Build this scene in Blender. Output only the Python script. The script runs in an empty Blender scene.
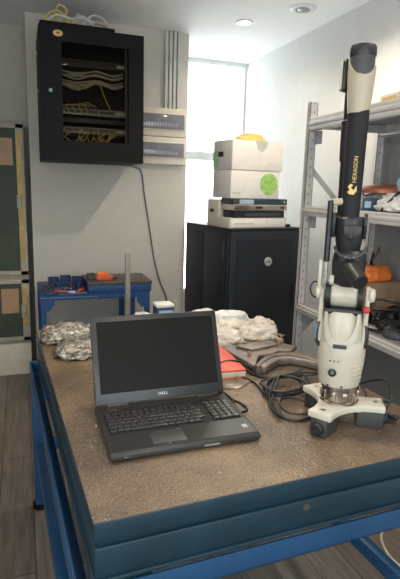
import bpy, bmesh, math, random
from mathutils import Vector, Matrix, Euler, noise
random.seed(7)
PI = math.pi
COL = bpy.context.scene.collection

# ---------------------------------------------------------------- materials
def nd(nt, t, **kw):
    n = nt.nodes.new(t)
    for k, v in kw.items():
        if k in n.inputs: n.inputs[k].default_value = v
        else: setattr(n, k, v)
    return n

def mat(name, col, rough=.5, metal=0., var=.08, scale=12., bump=0., bscale=80., col2=None, spec=.5, coat=0., stretch=None, trans=0., alpha=1.):
    m = bpy.data.materials.new(name); m.use_nodes = True
    nt = m.node_tree; p = nt.nodes['Principled BSDF']
    tc = nd(nt, 'ShaderNodeTexCoord'); mp = nd(nt, 'ShaderNodeMapping')
    nt.links.new(tc.outputs['Object'], mp.inputs['Vector'])
    if stretch: mp.inputs['Scale'].default_value = stretch
    nz = nd(nt, 'ShaderNodeTexNoise', Scale=scale, Detail=6., Roughness=.6)
    nt.links.new(mp.outputs[0], nz.inputs['Vector'])
    mx = nd(nt, 'ShaderNodeMix', data_type='RGBA')
    a = col2 if col2 else tuple(c * (1 - var) for c in col)
    b = col if col2 else tuple(min(1, c * (1 + var)) for c in col)
    mx.inputs[6].default_value = (*a, 1); mx.inputs[7].default_value = (*b, 1)
    rp = nd(nt, 'ShaderNodeValToRGB'); rp.color_ramp.elements[0].position = .35; rp.color_ramp.elements[1].position = .65
    nt.links.new(nz.outputs['Fac'], rp.inputs[0]); nt.links.new(rp.outputs[0], mx.inputs[0])
    nt.links.new(mx.outputs[2], p.inputs['Base Color'])
    p.inputs['Roughness'].default_value = rough; p.inputs['Metallic'].default_value = metal
    p.inputs['Specular IOR Level'].default_value = spec
    p.inputs['Coat Weight'].default_value = coat
    p.inputs['Alpha'].default_value = alpha
    if bump:
        n2 = nd(nt, 'ShaderNodeTexNoise', Scale=bscale, Detail=4.)
        nt.links.new(mp.outputs[0], n2.inputs['Vector'])
        bp = nd(nt, 'ShaderNodeBump', Strength=bump, Distance=.01)
        nt.links.new(n2.outputs['Fac'], bp.inputs['Height']); nt.links.new(bp.outputs[0], p.inputs['Normal'])
    return m

def glass(name, tint, gloss=.1, rough=.02):
    m = bpy.data.materials.new(name); m.use_nodes = True
    nt = m.node_tree; nt.nodes.remove(nt.nodes['Principled BSDF'])
    t = nd(nt, 'ShaderNodeBsdfTransparent'); t.inputs[0].default_value = (*tint, 1)
    g = nd(nt, 'ShaderNodeBsdfGlossy'); g.inputs['Roughness'].default_value = rough
    fr = nd(nt, 'ShaderNodeFresnel', IOR=1.45)
    ml = nd(nt, 'ShaderNodeMath', operation='MULTIPLY'); ml.inputs[1].default_value = gloss * 10
    nt.links.new(fr.outputs[0], ml.inputs[0])
    mx = nd(nt, 'ShaderNodeMixShader')
    nt.links.new(ml.outputs[0], mx.inputs[0]); nt.links.new(t.outputs[0], mx.inputs[1]); nt.links.new(g.outputs[0], mx.inputs[2])
    nt.links.new(mx.outputs[0], nt.nodes['Material Output'].inputs[0])
    return m

def emit(name, col, s):
    m = bpy.data.materials.new(name); m.use_nodes = True
    p = m.node_tree.nodes['Principled BSDF']
    p.inputs['Base Color'].default_value = (*col, 1)
    p.inputs['Emission Color'].default_value = (*col, 1); p.inputs['Emission Strength'].default_value = s
    return m

def plank_mat():
    m = mat('floor_planks', (.20, .168, .140), .38, var=.25, scale=5, stretch=(9, .8, 1), bump=.05)
    nt = m.node_tree; p = nt.nodes['Principled BSDF']
    src = p.inputs['Base Color'].links[0].from_socket
    tc = nd(nt, 'ShaderNodeTexCoord'); mp = nd(nt, 'ShaderNodeMapping'); mp.inputs['Rotation'].default_value = (0, 0, PI/2)
    nt.links.new(tc.outputs['Object'], mp.inputs[0])
    br = nd(nt, 'ShaderNodeTexBrick', Scale=1.)
    br.inputs['Color1'].default_value = (1, 1, 1, 1); br.inputs['Color2'].default_value = (.72, .72, .72, 1)
    br.inputs['Mortar'].default_value = (.35, .33, .3, 1); br.inputs['Mortar Size'].default_value = .003
    br.inputs['Brick Width'].default_value = .9; br.inputs['Row Height'].default_value = .15
    nt.links.new(mp.outputs[0], br.inputs['Vector'])
    mx = nd(nt, 'ShaderNodeMix', data_type='RGBA', blend_type='MULTIPLY'); mx.inputs[0].default_value = 1
    nt.links.new(src, mx.inputs[6]); nt.links.new(br.outputs['Color'], mx.inputs[7]); nt.links.new(mx.outputs[2], p.inputs['Base Color'])
    return m

def mesh_mat(name, c1, c2, size):
    m = mat(name, c1, .7)
    nt = m.node_tree; p = nt.nodes['Principled BSDF']
    tc = nd(nt, 'ShaderNodeTexCoord'); sx = nd(nt, 'ShaderNodeSeparateXYZ'); cb = nd(nt, 'ShaderNodeCombineXYZ')
    nt.links.new(tc.outputs['Object'], sx.inputs[0]); nt.links.new(sx.outputs[0], cb.inputs[0]); nt.links.new(sx.outputs[2], cb.inputs[1])
    br = nd(nt, 'ShaderNodeTexBrick', Scale=1., offset=0.)
    br.inputs['Color1'].default_value = (*c1, 1); br.inputs['Color2'].default_value = (*[c*.85 for c in c1], 1); br.inputs['Mortar'].default_value = (*c2, 1)
    br.inputs['Mortar Size'].default_value = size * .12; br.inputs['Brick Width'].default_value = size; br.inputs['Row Height'].default_value = size
    nt.links.new(cb.outputs[0], br.inputs['Vector']); nt.links.new(br.outputs['Color'], p.inputs['Base Color'])
    return m

def holes_mat(name, c1, c2, pitch, axis=2):
    """painted steel with a row of punched holes along the height"""
    m = mat(name, c1, .45, .3)
    nt = m.node_tree; p = nt.nodes['Principled BSDF']
    src = p.inputs['Base Color'].links[0].from_socket
    tc = nd(nt, 'ShaderNodeTexCoord'); sx = nd(nt, 'ShaderNodeSeparateXYZ'); nt.links.new(tc.outputs['Object'], sx.inputs[0])
    md = nd(nt, 'ShaderNodeMath', operation='MODULO'); md.inputs[1].default_value = pitch
    nt.links.new(sx.outputs[axis], md.inputs[0])
    lt = nd(nt, 'ShaderNodeMath', operation='LESS_THAN'); lt.inputs[1].default_value = pitch * .26
    nt.links.new(md.outputs[0], lt.inputs[0])
    ab = nd(nt, 'ShaderNodeMath', operation='ABSOLUTE'); nt.links.new(sx.outputs[0 if axis == 2 else 2], ab.inputs[0])
    l2 = nd(nt, 'ShaderNodeMath', operation='LESS_THAN'); l2.inputs[1].default_value = pitch * .07
    nt.links.new(ab.outputs[0], l2.inputs[0])
    ml = nd(nt, 'ShaderNodeMath', operation='MULTIPLY'); nt.links.new(lt.outputs[0], ml.inputs[0]); nt.links.new(l2.outputs[0], ml.inputs[1])
    mx = nd(nt, 'ShaderNodeMix', data_type='RGBA'); mx.inputs[7].default_value = (*c2, 1)
    nt.links.new(src, mx.inputs[6]); nt.links.new(ml.outputs[0], mx.inputs[0]); nt.links.new(mx.outputs[2], p.inputs['Base Color'])
    return m

def parts_mat():
    m = mat('mixed_hardware', (.5, .45, .4), .3, .25)
    nt = m.node_tree; p = nt.nodes['Principled BSDF']
    tc = nd(nt, 'ShaderNodeTexCoord'); vo = nd(nt, 'ShaderNodeTexVoronoi', Scale=95.)
    nt.links.new(tc.outputs['Object'], vo.inputs['Vector'])
    rp = nd(nt, 'ShaderNodeValToRGB'); e = rp.color_ramp.elements
    e[0].color = (.34, .29, .25, 1); e[1].color = (.85, .83, .80, 1); e[0].position = .1; e[1].position = .8
    x = e.new(.45); x.color = (.68, .63, .57, 1)
    sx = nd(nt, 'ShaderNodeSeparateColor'); nt.links.new(vo.outputs['Color'], sx.inputs[0])
    nt.links.new(sx.outputs[0], rp.inputs[0]); nt.links.new(rp.outputs[0], p.inputs['Base Color'])
    bp = nd(nt, 'ShaderNodeBump', Strength=.9, Distance=.006); bp.invert = True
    nt.links.new(vo.outputs['Distance'], bp.inputs['Height']); nt.links.new(bp.outputs[0], p.inputs['Normal'])
    return m

def table_mat():
    m = mat('patchy_brown_top', (.33, .225, .13), .3, var=.2, scale=1.7, col2=(.11, .076, .053), bump=.55, bscale=130, spec=.8)  # broad noise mixes tan and dark brown patches
    nt = m.node_tree; p = nt.nodes['Principled BSDF']
    src = p.inputs['Base Color'].links[0].from_socket
    n3 = nd(nt, 'ShaderNodeTexNoise', Scale=4., Detail=8.)
    mr = nd(nt, 'ShaderNodeMapRange'); mr.inputs['To Min'].default_value = .14; mr.inputs['To Max'].default_value = .38
    nt.links.new(n3.outputs['Fac'], mr.inputs[0]); nt.links.new(mr.outputs[0], p.inputs['Roughness'])
    n4 = nd(nt, 'ShaderNodeTexNoise', Scale=260., Detail=3.)              # fine grain of the hammered sheet
    r4 = nd(nt, 'ShaderNodeMapRange'); r4.inputs['From Min'].default_value = .35; r4.inputs['From Max'].default_value = .65; r4.inputs['To Min'].default_value = .72; r4.inputs['To Max'].default_value = 1.25
    nt.links.new(n4.outputs['Fac'], r4.inputs[0])
    mx = nd(nt, 'ShaderNodeMix', data_type='RGBA', blend_type='MULTIPLY'); mx.inputs[0].default_value = 1
    nt.links.new(src, mx.inputs[6]); nt.links.new(r4.outputs[0], mx.inputs[7]); nt.links.new(mx.outputs[2], p.inputs['Base Color'])
    return m

def sheer_mat(name, col, mixf):
    m = mat(name, col, .22, var=.12, scale=25, bump=.8, bscale=34)
    nt = m.node_tree; p = nt.nodes['Principled BSDF']
    p.inputs['Subsurface Weight'].default_value = .15; p.inputs['Subsurface Radius'].default_value = (.02, .02, .02)
    return m

MT = dict(
    wall=mat('wall_paint', (.56, .53, .475), .85, var=.02, bump=.02), wallr=mat('right_wall_paint', (.66, .66, .645), .85, var=.02, bump=.02),
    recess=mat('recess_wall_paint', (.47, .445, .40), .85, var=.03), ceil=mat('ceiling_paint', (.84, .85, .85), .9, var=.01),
    floor=plank_mat(), white=mat('white_frame', (.75, .78, .8), .5), top=table_mat(),
    blue=mat('petrol_blue_paint', (.0055, .030, .050), .42, var=.2, scale=6, bump=.04), blue2=mat('bright_blue_paint', (.012, .065, .16), .4, var=.15, scale=6),
    bluebench=mat('bench_blue_paint', (.018, .072, .22), .45), bluehole=holes_mat('bench_blue_perforated', (.018, .072, .22), (.18, .22, .3), .045),
    bluehole_x=holes_mat('bench_blue_perforated_rail', (.018, .072, .22), (.18, .22, .3), .045, 0),
    black=mat('black_powdercoat', (.0065, .006, .006), .6, bump=.02, spec=.2), blk=mat('black_plastic', (.014, .014, .015), .4), matt=mat('matt_black', (.008, .008, .009), .7),
    server=mat('server_black', (.012, .016, .024), .5), server2=mat('server_mesh_black', (.010, .013, .019), .55, bump=.3, bscale=400),
    dgrey=mat('dark_grey_plastic', (.055, .055, .058), .5), gcap=mat('charcoal_casting', (.019, .019, .019), .42, bump=.03), grey=mat('grey_metal', (.32, .32, .33), .4, .6),
    footg=mat('grey_magnet_block', (.055, .053, .052), .5, .2),
    steel=mat('brushed_steel', (.55, .53, .5), .28, 1., var=.15, stretch=(1, 1, 8)), steelw=mat('warm_steel', (.48, .42, .36), .25, 1., var=.2),
    rack=mat('rack_grey', (.60, .585, .57), .45, .1), rackhole=holes_mat('rack_grey_perforated', (.62, .60, .575), (.22, .22, .22), .05),
    rackd=mat('rack_board_grey', (.36, .36, .37), .5, .2), panel=mat('rack_back_panel', (.25, .245, .25), .6),
    arm=mat('arm_ivory', (.56, .51, .41), .38, var=.02, coat=.2), beige=mat('arm_beige', (.46, .39, .29), .42, var=.02), armw=mat('arm_white', (.60, .56, .475), .42, var=.02),
    gold=mat('gold_print', (.75, .52, .18), .4), goldw=mat('pale_print', (.75, .68, .5), .5), silver=mat('silver_print', (.6, .62, .65), .35, .5),
    lap=mat('laptop_shell', (.030, .029, .028), .42, bump=.03, bscale=600), lapk=mat('laptop_deck', (.026, .026, .027), .36), key=mat('laptop_keys', (.030, .030, .031), .36),
    scr=mat('laptop_screen', (.014, .014, .013), .35, var=.02, spec=.1), card=mat('pale_cardboard', (.82, .78, .73), .8, var=.05), cardl=mat('lid_cardboard', (.83, .78, .72), .8, var=.05),
    brown=mat('brown_cardboard', (.30, .185, .11), .85, var=.1), cream=mat('cream_enamel', (.66, .60, .50), .5, var=.05), creamd=mat('worn_cream_frame', (.40, .36, .29), .6, var=.15, scale=8),
    mesh=mesh_mat('green_mesh', (.035, .052, .036), (.07, .095, .065), .018), yellow=mat('yellow_wood', (.55, .36, .10), .6, var=.2), tan=mat('tan_label', (.42, .27, .17), .7),
    ygreen=mat('green_print', (.36, .62, .16), .7, var=.25, scale=30), pale=mat('pale_green_print', (.45, .68, .42), .7), ycab=mat('yellow_cable', (.68, .53, .15), .5), wcab=mat('white_cable', (.6, .6, .57), .5), gcab=mat('grey_cable', (.12, .14, .17), .5),
    pvc=mat('pvc_conduit', (.54, .53, .50), .5), red=mat('red_cover', (.72, .08, .045), .4), redp=mat('red_plastic', (.55, .03, .03), .35), orange=mat('orange_plastic', (.95, .22, .04), .45, var=.15, scale=20), orr=mat('orange_red_plastic', (.62, .12, .05), .45),
    bag=sheer_mat('white_poly_bag', (.66, .60, .51), .2), bagw=sheer_mat('pale_poly_bag', (.68, .69, .67), .2), parts=parts_mat(), clear=glass('clear_plastic', (.95, .94, .92), .14, .12),
    bracket=mat('oxidised_steel', (.21, .17, .145), .45, .35, var=.25, scale=15, bump=.05), bracketl=mat('tan_wood_peg', (.36, .22, .13), .6), copper=mat('copper_lid', (.42, .15, .09), .35, .4),
    paper=mat('white_packing', (.80, .78, .73), .7, var=.1, bump=.4, bscale=40), teal=mat('dark_teal_box', (.025, .06, .09), .5), tealb=mat('pale_blue_label', (.35, .48, .58), .6), dull=mat('dull_post_steel', (.20, .19, .17), .5, var=.1), tray=mat('smoky_plastic', (.20, .145, .10), .25, var=.1), skyb=mat('sky_blue_wrap', (.35, .50, .68), .6),
    smoke=mat('smoked_cover', (.20, .20, .225), .12, var=.1), glass=glass('tinted_door_glass', (.72, .68, .62), .018), winglass=glass('clear_window_glass', (.97, .98, .98), .05),
    lamp=emit('lamp_diffuser', (1, .82, .55), 14), ambr=mat('amber_label', (.62, .40, .16), .6), beigec=mat('beige_cable', (.55, .47, .34), .5), woodt=mat('dark_bench_board', (.085, .062, .048), .5, var=.2, stretch=(1, 8, 1)),
    bltool=mat('blue_bin', (.02, .05, .14), .45), blueled=mat('blue_stripe', (.10, .19, .28), .4),
)

# ---------------------------------------------------------------- mesh building
class B:
    def __init__(s): s.bm = bmesh.new()
    def _merge(s, t, M=None):
        if M is not None: t.transform(M)
        me = bpy.data.meshes.new('t'); t.to_mesh(me); t.free(); s.bm.from_mesh(me); bpy.data.meshes.remove(me); return s
    def box(s, c, d, bev=0., rot=None, seg=2):
        t = bmesh.new(); bmesh.ops.create_cube(t, size=1)
        bmesh.ops.scale(t, vec=d, verts=t.verts)
        if bev: bmesh.ops.bevel(t, geom=t.edges[:], offset=min(bev, min(d) * .49), segments=seg, affect='EDGES', profile=.5)
        M = Matrix.Translation(c)
        if rot: M = M @ Euler(rot).to_matrix().to_4x4()
        return s._merge(t, M)
    def bx(s, a, b, bev=0.):
        return s.box([(x + y) / 2 for x, y in zip(a, b)], [abs(y - x) for x, y in zip(a, b)], bev)
    def lathe(s, prof, M=None, n=32, sx=1., sy=1.):
        t = bmesh.new(); rings = []
        for r, z in prof:
            rings.append([t.verts.new((r * sx * math.cos(2*PI*i/n), r * sy * math.sin(2*PI*i/n), z)) for i in range(n)] if r > 1e-6 else [t.verts.new((0, 0, z))])
        for a, b in zip(rings, rings[1:]):
            for i in range(n):
                j = (i + 1) % n
                if len(a) == 1 and len(b) == 1: continue
                if len(a) == 1: t.faces.new((a[0], b[j], b[i]))
                elif len(b) == 1: t.faces.new((a[i], a[j], b[0]))
                else: t.faces.new((a[i], a[j], b[j], b[i]))
        bmesh.ops.recalc_face_normals(t, faces=t.faces)
        return s._merge(t, M)
    def cyl(s, p0, p1, r, r1=None, n=24, bev=0.):
        p0, p1 = Vector(p0), Vector(p1); d = p1 - p0; L = d.length; r1 = r if r1 is None else r1
        M = Matrix.Translation(p0) @ d.to_track_quat('Z', 'Y').to_matrix().to_4x4()
        b = min(bev, r * .9, r1 * .9, L * .45)
        pr = [(0, 0), (r - b, 0), (r, b), (r1, L - b), (r1 - b, L), (0, L)] if b > 0 else [(0, 0), (r, 0), (r1, L), (0, L)]
        return s.lathe(pr, M, n)
    def tube(s, pts, r, n=8, smooth=3, closed=False):
        P = [Vector(p) for p in pts]
        if smooth:
            Q = []; m = len(P)
            for i in range(m if closed else m - 1):
                a, b, c, d = (P[(i-1) % m] if closed or i > 0 else P[0]), P[i], P[(i+1) % m], (P[(i+2) % m] if closed or i + 2 < m else P[-1])
                for k in range(smooth):
                    u = k / smooth
                    Q.append(.5 * ((2*b) + (c - a)*u + (2*a - 5*b + 4*c - d)*u*u + (3*b - a - 3*c + d)*u**3))
            if not closed: Q.append(P[-1])
            P = Q
        t = bmesh.new(); rings = []; prev = None; m = len(P)
        for i, p in enumerate(P):
            d = (P[(i+1) % m] - P[i-1]) if closed else (P[min(i+1, m-1)] - P[max(i-1, 0)])
            d.normalize()
            ref = prev if prev is not None else (Vector((0, 0, 1)) if abs(d.z) < .9 else Vector((1, 0, 0)))
            x = ref - d * ref.dot(d); x.normalize(); y = d.cross(x); prev = x
            rings.append([t.verts.new(p + r * (math.cos(2*PI*k/n) * x + math.sin(2*PI*k/n) * y)) for k in range(n)])
        prs = list(zip(rings, rings[1:])) + ([(rings[-1], rings[0])] if closed else [])
        for a, b in prs:
            for k in range(n): t.faces.new((a[k], a[(k+1) % n], b[(k+1) % n], b[k]))
        if not closed: t.faces.new(rings[0][::-1]); t.faces.new(rings[-1])
        bmesh.ops.recalc_face_normals(t, faces=t.faces)
        return s._merge(t)
    def prism(s, poly, z0, z1, bev=0., M=None):
        t = bmesh.new()
        f = t.faces.new([t.verts.new((x, y, z0)) for x, y in poly])
        g = bmesh.ops.extrude_face_region(t, geom=[f])
        bmesh.ops.translate(t, vec=(0, 0, z1 - z0), verts=[v for v in g['geom'] if isinstance(v, bmesh.types.BMVert)])
        bmesh.ops.recalc_face_normals(t, faces=t.faces)
        if bev: bmesh.ops.bevel(t, geom=t.edges[:], offset=bev, segments=2, affect='EDGES', profile=.5)
        return s._merge(t, M)
    def blob(s, c, d, amp=.15, freq=3., seed=0, sub=4, flat=.35, square=.0, rz=0.):
        t = bmesh.new(); bmesh.ops.create_icosphere(t, subdivisions=sub, radius=1)
        for v in t.verts:
            q = v.co.copy()
            if square:
                k = max(abs(q.x), abs(q.y)); q.x *= 1 + square * (1/max(k, .3) - 1) * .8; q.y *= 1 + square * (1/max(k, .3) - 1) * .8
            n_ = noise.fractal(q * freq + Vector((seed * 7.3, seed * 3.1, 1)), .9, 2., 4)
            q *= 1 + amp * n_
            if q.z < -flat: q.z = -flat + (q.z + flat) * .08
            v.co = Vector((q.x * d[0] / 2, q.y * d[1] / 2, (q.z + flat * 1.08) / (1 + flat * 1.08) * d[2]))
        mz = min(v.co.z for v in t.verts)
        for v in t.verts: v.co.z -= mz
        return s._merge(t, Matrix.Translation(c) @ Matrix.Rotation(rz, 4, 'Z'))

def obj(name, b, m, parent=None, loc=None, smooth=35, rot=None):
    me = bpy.data.meshes.new(name); b.bm.to_mesh(me); b.bm.free()
    for p in me.polygons: p.use_smooth = True
    me.set_sharp_from_angle(angle=math.radians(smooth))
    o = bpy.data.objects.new(name, me); COL.objects.link(o); me.materials.append(MT[m] if isinstance(m, str) else m)
    if parent: o.parent = parent
    if loc: o.location = loc
    if rot: o.rotation_euler = rot
    return o
def tag(o, label, cat, group=None, kind=None):
    o['label'] = label; o['category'] = cat
    if group: o['group'] = group
    if kind: o['kind'] = kind
    return o
def thing(name, label, cat, loc=(0, 0, 0), rz=0., group=None):
    o = bpy.data.objects.new(name, None); COL.objects.link(o); o.location = loc; o.rotation_euler = (0, 0, rz); o.empty_display_size = .1
    return tag(o, label, cat, group)
def struct(name, b, m, parent=None):
    o = obj(name, b, m, parent)
    if not parent: o['kind'] = 'structure'
    return o
def text(name, s, size, m, parent, M, ext=.0004, sx=1.):
    cu = bpy.data.curves.new(name, 'FONT'); cu.body = s; cu.size = size; cu.extrude = ext; cu.align_x = 'CENTER'; cu.align_y = 'CENTER'
    t = bpy.data.objects.new(name, cu); COL.objects.link(t)
    bpy.context.view_layer.update()
    me = bpy.data.meshes.new_from_object(t.evaluated_get(bpy.context.evaluated_depsgraph_get()))
    COL.objects.unlink(t); bpy.data.objects.remove(t)
    me.transform(Matrix.Scale(sx, 4, (1, 0, 0))); me.transform(M); me.materials.clear(); me.materials.append(MT[m])
    me.name = name
    o = bpy.data.objects.new(name, me); COL.objects.link(o); o.parent = parent
    return o
def dup(o, loc, rz=None, label=None):
    r = o.copy(); COL.objects.link(r); r.location = loc
    if rz is not None: r.rotation_euler = (0, 0, rz)
    if label: r['label'] = label
    for ch in list(o.children):
        c = ch.copy(); COL.objects.link(c); c.parent = r
        for g in ch.children:
            d = g.copy(); COL.objects.link(d); d.parent = c
    return r
FR = Matrix.Rotation(PI/2, 4, 'X')            # lay text upright facing -Y
def T(*v): return Matrix.Translation(v)

# ---------------------------------------------------------------- the room
CZ, RX, WY, PY = 2.63, 2.07, 4.70, 4.00
XL, YR = -1.9, -2.4
struct('floor', B().bx((XL-.1, YR-.1, -.1), (RX+.1, WY+.1, 0)), 'floor')
struct('ceiling', B().bx((XL-.1, YR-.1, CZ), (RX+.1, WY+.1, CZ+.1)), 'ceil')
struct('wall_right', B().bx((RX, YR-.1, 0), (RX+.1, WY+.1, CZ)), 'wallr')
struct('wall_back', B().bx((.072, PY, 0), (1.268, WY+.1, CZ)), 'wall')
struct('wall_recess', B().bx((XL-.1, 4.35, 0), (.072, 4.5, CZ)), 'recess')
LY0, LY1, LZ0, LZ1 = -2.0, .15, .9, 2.5
b = B(); b.bx((XL-.1, YR-.1, 0), (XL, 4.35, LZ0)); b.bx((XL-.1, YR-.1, LZ1), (XL, 4.35, CZ)); b.bx((XL-.1, YR-.1, LZ0), (XL, LY0, LZ1)); b.bx((XL-.1, LY1, LZ0), (XL, 4.35, LZ1))
struct('wall_left', b, 'wall')
b = B()
for y in (LY0, (LY0+LY1)/2, LY1-.06): b.bx((XL-.08, y, LZ0), (XL-.02, y+.06, LZ1), .005)
for z in (LZ0, LZ1-.05): b.bx((XL-.08, LY0, z), (XL-.02, LY1, z+.05), .005)
w3 = struct('added_left_window', b, 'white')  # unseen window, added to brighten the ceiling and right wall
obj('pane', B().bx((XL-.055, LY0+.03, LZ0+.03), (XL-.047, LY1-.03, LZ1-.03)), 'winglass', w3)
b = B(); b.bx((XL, YR-.1, 0), (RX, YR, .85)); b.bx((XL, YR-.1, 2.1), (RX, YR, CZ)); b.bx((XL, YR-.1, .85), (-1.3, YR, 2.1)); b.bx((1.6, YR-.1, .85), (RX, YR, 2.1))
struct('wall_rear', b, 'wallr')
b = B()
for x in (-1.3, .15, 1.6): b.bx((x-.03 if x < 1.6 else x-.05, YR-.08, .85), (x+.03 if x > -1.3 else x+.05, YR-.02, 2.1), .005)
for z in (.85, 2.06): b.bx((-1.3, YR-.08, z), (1.6, YR-.02, z+.04), .005)
w2 = struct('added_rear_window', b, 'white')  # unseen window behind the camera, added as a light source
obj('pane', B().bx((-1.28, YR-.055, .88), (1.58, YR-.047, 2.07)), 'winglass', w2)
# far window, floor to ceiling in the recess
struct('wall_window', B().bx((1.268, WY, 0), (RX, WY+.1, .45)), 'wallr')
b = B(); b.bx((1.268, WY-.02, .45), (RX, WY+.04, .49)); b.bx((1.268, WY-.02, 2.59), (RX, WY+.04, CZ)); b.bx((2.05, WY-.005, .45), (RX, WY+.04, CZ)); b.bx((1.268, WY-.02, .45), (1.31, WY+.04, CZ))
w1 = struct('window_1', b, 'white')
obj('transom', B().bx((1.30, WY-.02, 1.732), (2.05, WY+.04, 1.81), .004), 'white', w1)
obj('pane', B().bx((1.30, WY+.005, .49), (2.055, WY+.011, 1.735)), 'winglass', w1)
obj('pane', B().bx((1.30, WY+.005, 1.80), (2.055, WY+.011, 2.60)), 'winglass', w1)

# downlights and ceiling valve
def downlight(x, y, label, power=26):
    t = thing('ceiling_downlight', label, 'ceiling light', (x, y, CZ))
    obj('trim_ring', B().lathe([(.042, -.004), (.05, -.010), (.058, -.008), (.06, 0), (.045, 0), (.042, -.004)]), 'white', t)
    obj('diffuser', B().lathe([(0, -.006), (.036, -.006), (.042, -.003), (.042, -.0005), (0, -.0005)]), 'lamp', t)
    l = bpy.data.lights.new('downlight_lamp', 'SPOT'); l.energy = power; l.color = (1, .87, .70); l.spot_size = 2.6; l.spot_blend = .7; l.shadow_soft_size = .035
    lo = bpy.data.objects.new('downlight_lamp', l); COL.objects.link(lo); lo.parent = t; lo.location = (0, 0, -.03)
    return t
downlight(1.537, 3.565, 'glowing recessed downlight in the ceiling near the far window', 9)
for x, y, pw, l in ((1.49, 2.58, 34, 'recessed downlight between the air valve and the grey rack'), (.45, 1.55, 24, 'recessed downlight above the blue table'), (1.35, .70, 16, 'recessed downlight above the near end of the grey rack'), (-1.0, 1.6, 14, 'recessed downlight above the open floor left of the table'), (.3, -.2, 20, 'recessed downlight above the near edge of the blue table')):
    downlight(x, y, l, pw)
t = thing('air_valve', 'round white air valve set in the ceiling near the right wall', 'air vent', (1.765, 3.152, CZ))
obj('rim', B().lathe([(.05, 0), (.085, 0), (.085, -.006), (.065, -.016), (.05, -.012), (.05, 0)]), 'white', t)
obj('cone', B().lathe([(0, -.022), (.022, -.021), (.038, -.012), (.030, -.004), (0, -.004)]), 'grey', t)

# ---------------------------------------------------------------- green-doored cabinet in the recess
t = thing('equipment_cabinet', 'tall worn cream cabinet with two green mesh doors in the wall recess', 'cabinet', (-.27, 4.02, 0))
x0, x1 = -.34, .302
b = B(); b.bx((x0, .0, 0), (x1, .30, 1.90), .004)
obj('body', b, 'creamd', t)
def gdoor(z0, z1, lab):
    fr = B(); w = .032
    for a, c in (((x0, z0), (x1, z0+w)), ((x0, z1-w), (x1, z1)), ((x0, z0), (x0+w, z1)), ((x1-.055, z0), (x1, z1))):
        fr.bx((a[0], -.028, a[1]), (c[0], -.002, c[1]), .003)
    f = obj('door', fr, 'creamd', t)
    obj('mesh_panel', B().bx((x0+w, -.016, z0+w), (x1-.055, -.006, z1-w)), 'mesh', f)
    obj('edge_strip', B().bx((x1-.05, -.0315, z0+.12), (x1-.02, -.026, z1-.06)), 'yellow', f)
    obj('latch', B().bx((x1-.062, -.05, (z0+z1)/2-.05), (x1-.03, -.03, (z0+z1)/2+.05), .004).cyl((x1-.046, -.05, (z0+z1)/2), (x1-.046, -.07, (z0+z1)/2), .01), 'creamd', f)
    obj('paper_label', B().bx((.10, -.020, lab-.095), (.225, -.0155, lab+.095)), 'tan', f)
gdoor(.79, 1.885, 1.69); gdoor(.275, .755, .59)
obj('plinth', B().bx((x0, -.02, 0), (x1, -.001, .25), .003), 'cream', t)

# ---------------------------------------------------------------- wall-mounted network cabinet
NX, NY, NZ = .14, 3.50, 1.625; NW, ND, NH = .66, .498, .81
t = thing('network_cabinet', 'black wall-mounted network cabinet with a glass door full of cabling', 'cabinet', (NX, NY, NZ))
b = B(); k = .012
b.bx((0, .03, 0), (k, ND, NH)); b.bx((NW-k, .03, 0), (NW, ND, NH)); b.bx((k, .03, 0), (NW-k, ND, k)); b.bx((k, .03, NH-k), (NW-k, ND, NH)); b.bx((k, ND-k, k), (NW-k, ND, NH-k))
obj('body', b, 'black', t)
dx0, dx1, dz0, dz1 = .135, .560, .125, .72
b = B(); b.bx((0, 0, 0), (dx0, .028, NH)); b.bx((dx1, 0, 0), (NW, .028, NH)); b.bx((dx0, 0, 0), (dx1, .028, dz0)); b.bx((dx0, 0, dz1), (dx1, .028, NH))
d = obj('door', b, 'black', t)
obj('glass_pane', B().bx((dx0, .010, dz0), (dx1, .016, dz1)), 'glass', d)
obj('lock', B().lathe([(0, 0), (.012, 0), (.012, .012), (.010, .016), (0, .016)], T(.062, 0, .425) @ Matrix.Rotation(PI/2, 4, 'X')), 'tealb', d)
obj('badge', B().lathe([(0, 0), (.030, 0), (.030, .004), (.026, .006), (0, .006)], T(.115, 0, NH-.045) @ Matrix.Rotation(PI/2, 4, 'X'), sy=.62), 'gold', d)
obj('badge_mark', B().lathe([(0, 0), (.010, 0), (.010, .002), (0, .002)], T(.115, -.006, NH-.045) @ Matrix.Rotation(PI/2, 4, 'X'), sy=.7), 'redp', d)
obj('side_lock', B().cyl((0, .22, .45), (-.008, .22, .45), .012).cyl((0, .30, .70), (-.006, .30, .70), .010), 'grey', t)
obj('rack_rail', B().bx((.085, .12, .03), (.10, .14, NH-.03)), 'grey', t)
obj('rack_rail', B().bx((NW-.10, .12, .03), (NW-.085, .14, NH-.03)), 'grey', t)
def switch(z, h, m, label, ports=True, nm='network_switch'):
    s = thing(nm, label, 'network device', (NX+.10, NY+.115, NZ+z))
    obj('chassis', B().bx((0, 0, 0), (.46, .25, h), .002), m, s)
    if ports:
        b = B()
        for i in range(24):
            if i % 8 != 7: b.bx((.06+i*.014, -.004, h*.3), (.070+i*.014, -.0005, h*.75))
        obj('port_row', b, 'blk', s)
        obj('indicator_strip', B().bx((.40, -.003, h*.3), (.45, -.0005, h*.7)), 'silver', s)
switch(.605, .045, 'dgrey', 'dark patch panel at the top inside the glass-door network cabinet', True, 'patch_bay')
switch(.305, .042, 'grey', 'grey network switch midway down inside the glass-door network cabinet')
switch(.255, .030, 'dgrey', 'thin dark cable organiser between the two switches in the network cabinet', False, 'cable_organiser')
switch(.185, .042, 'grey', 'lowest grey network switch, with yellow cables hanging below it')
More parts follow.
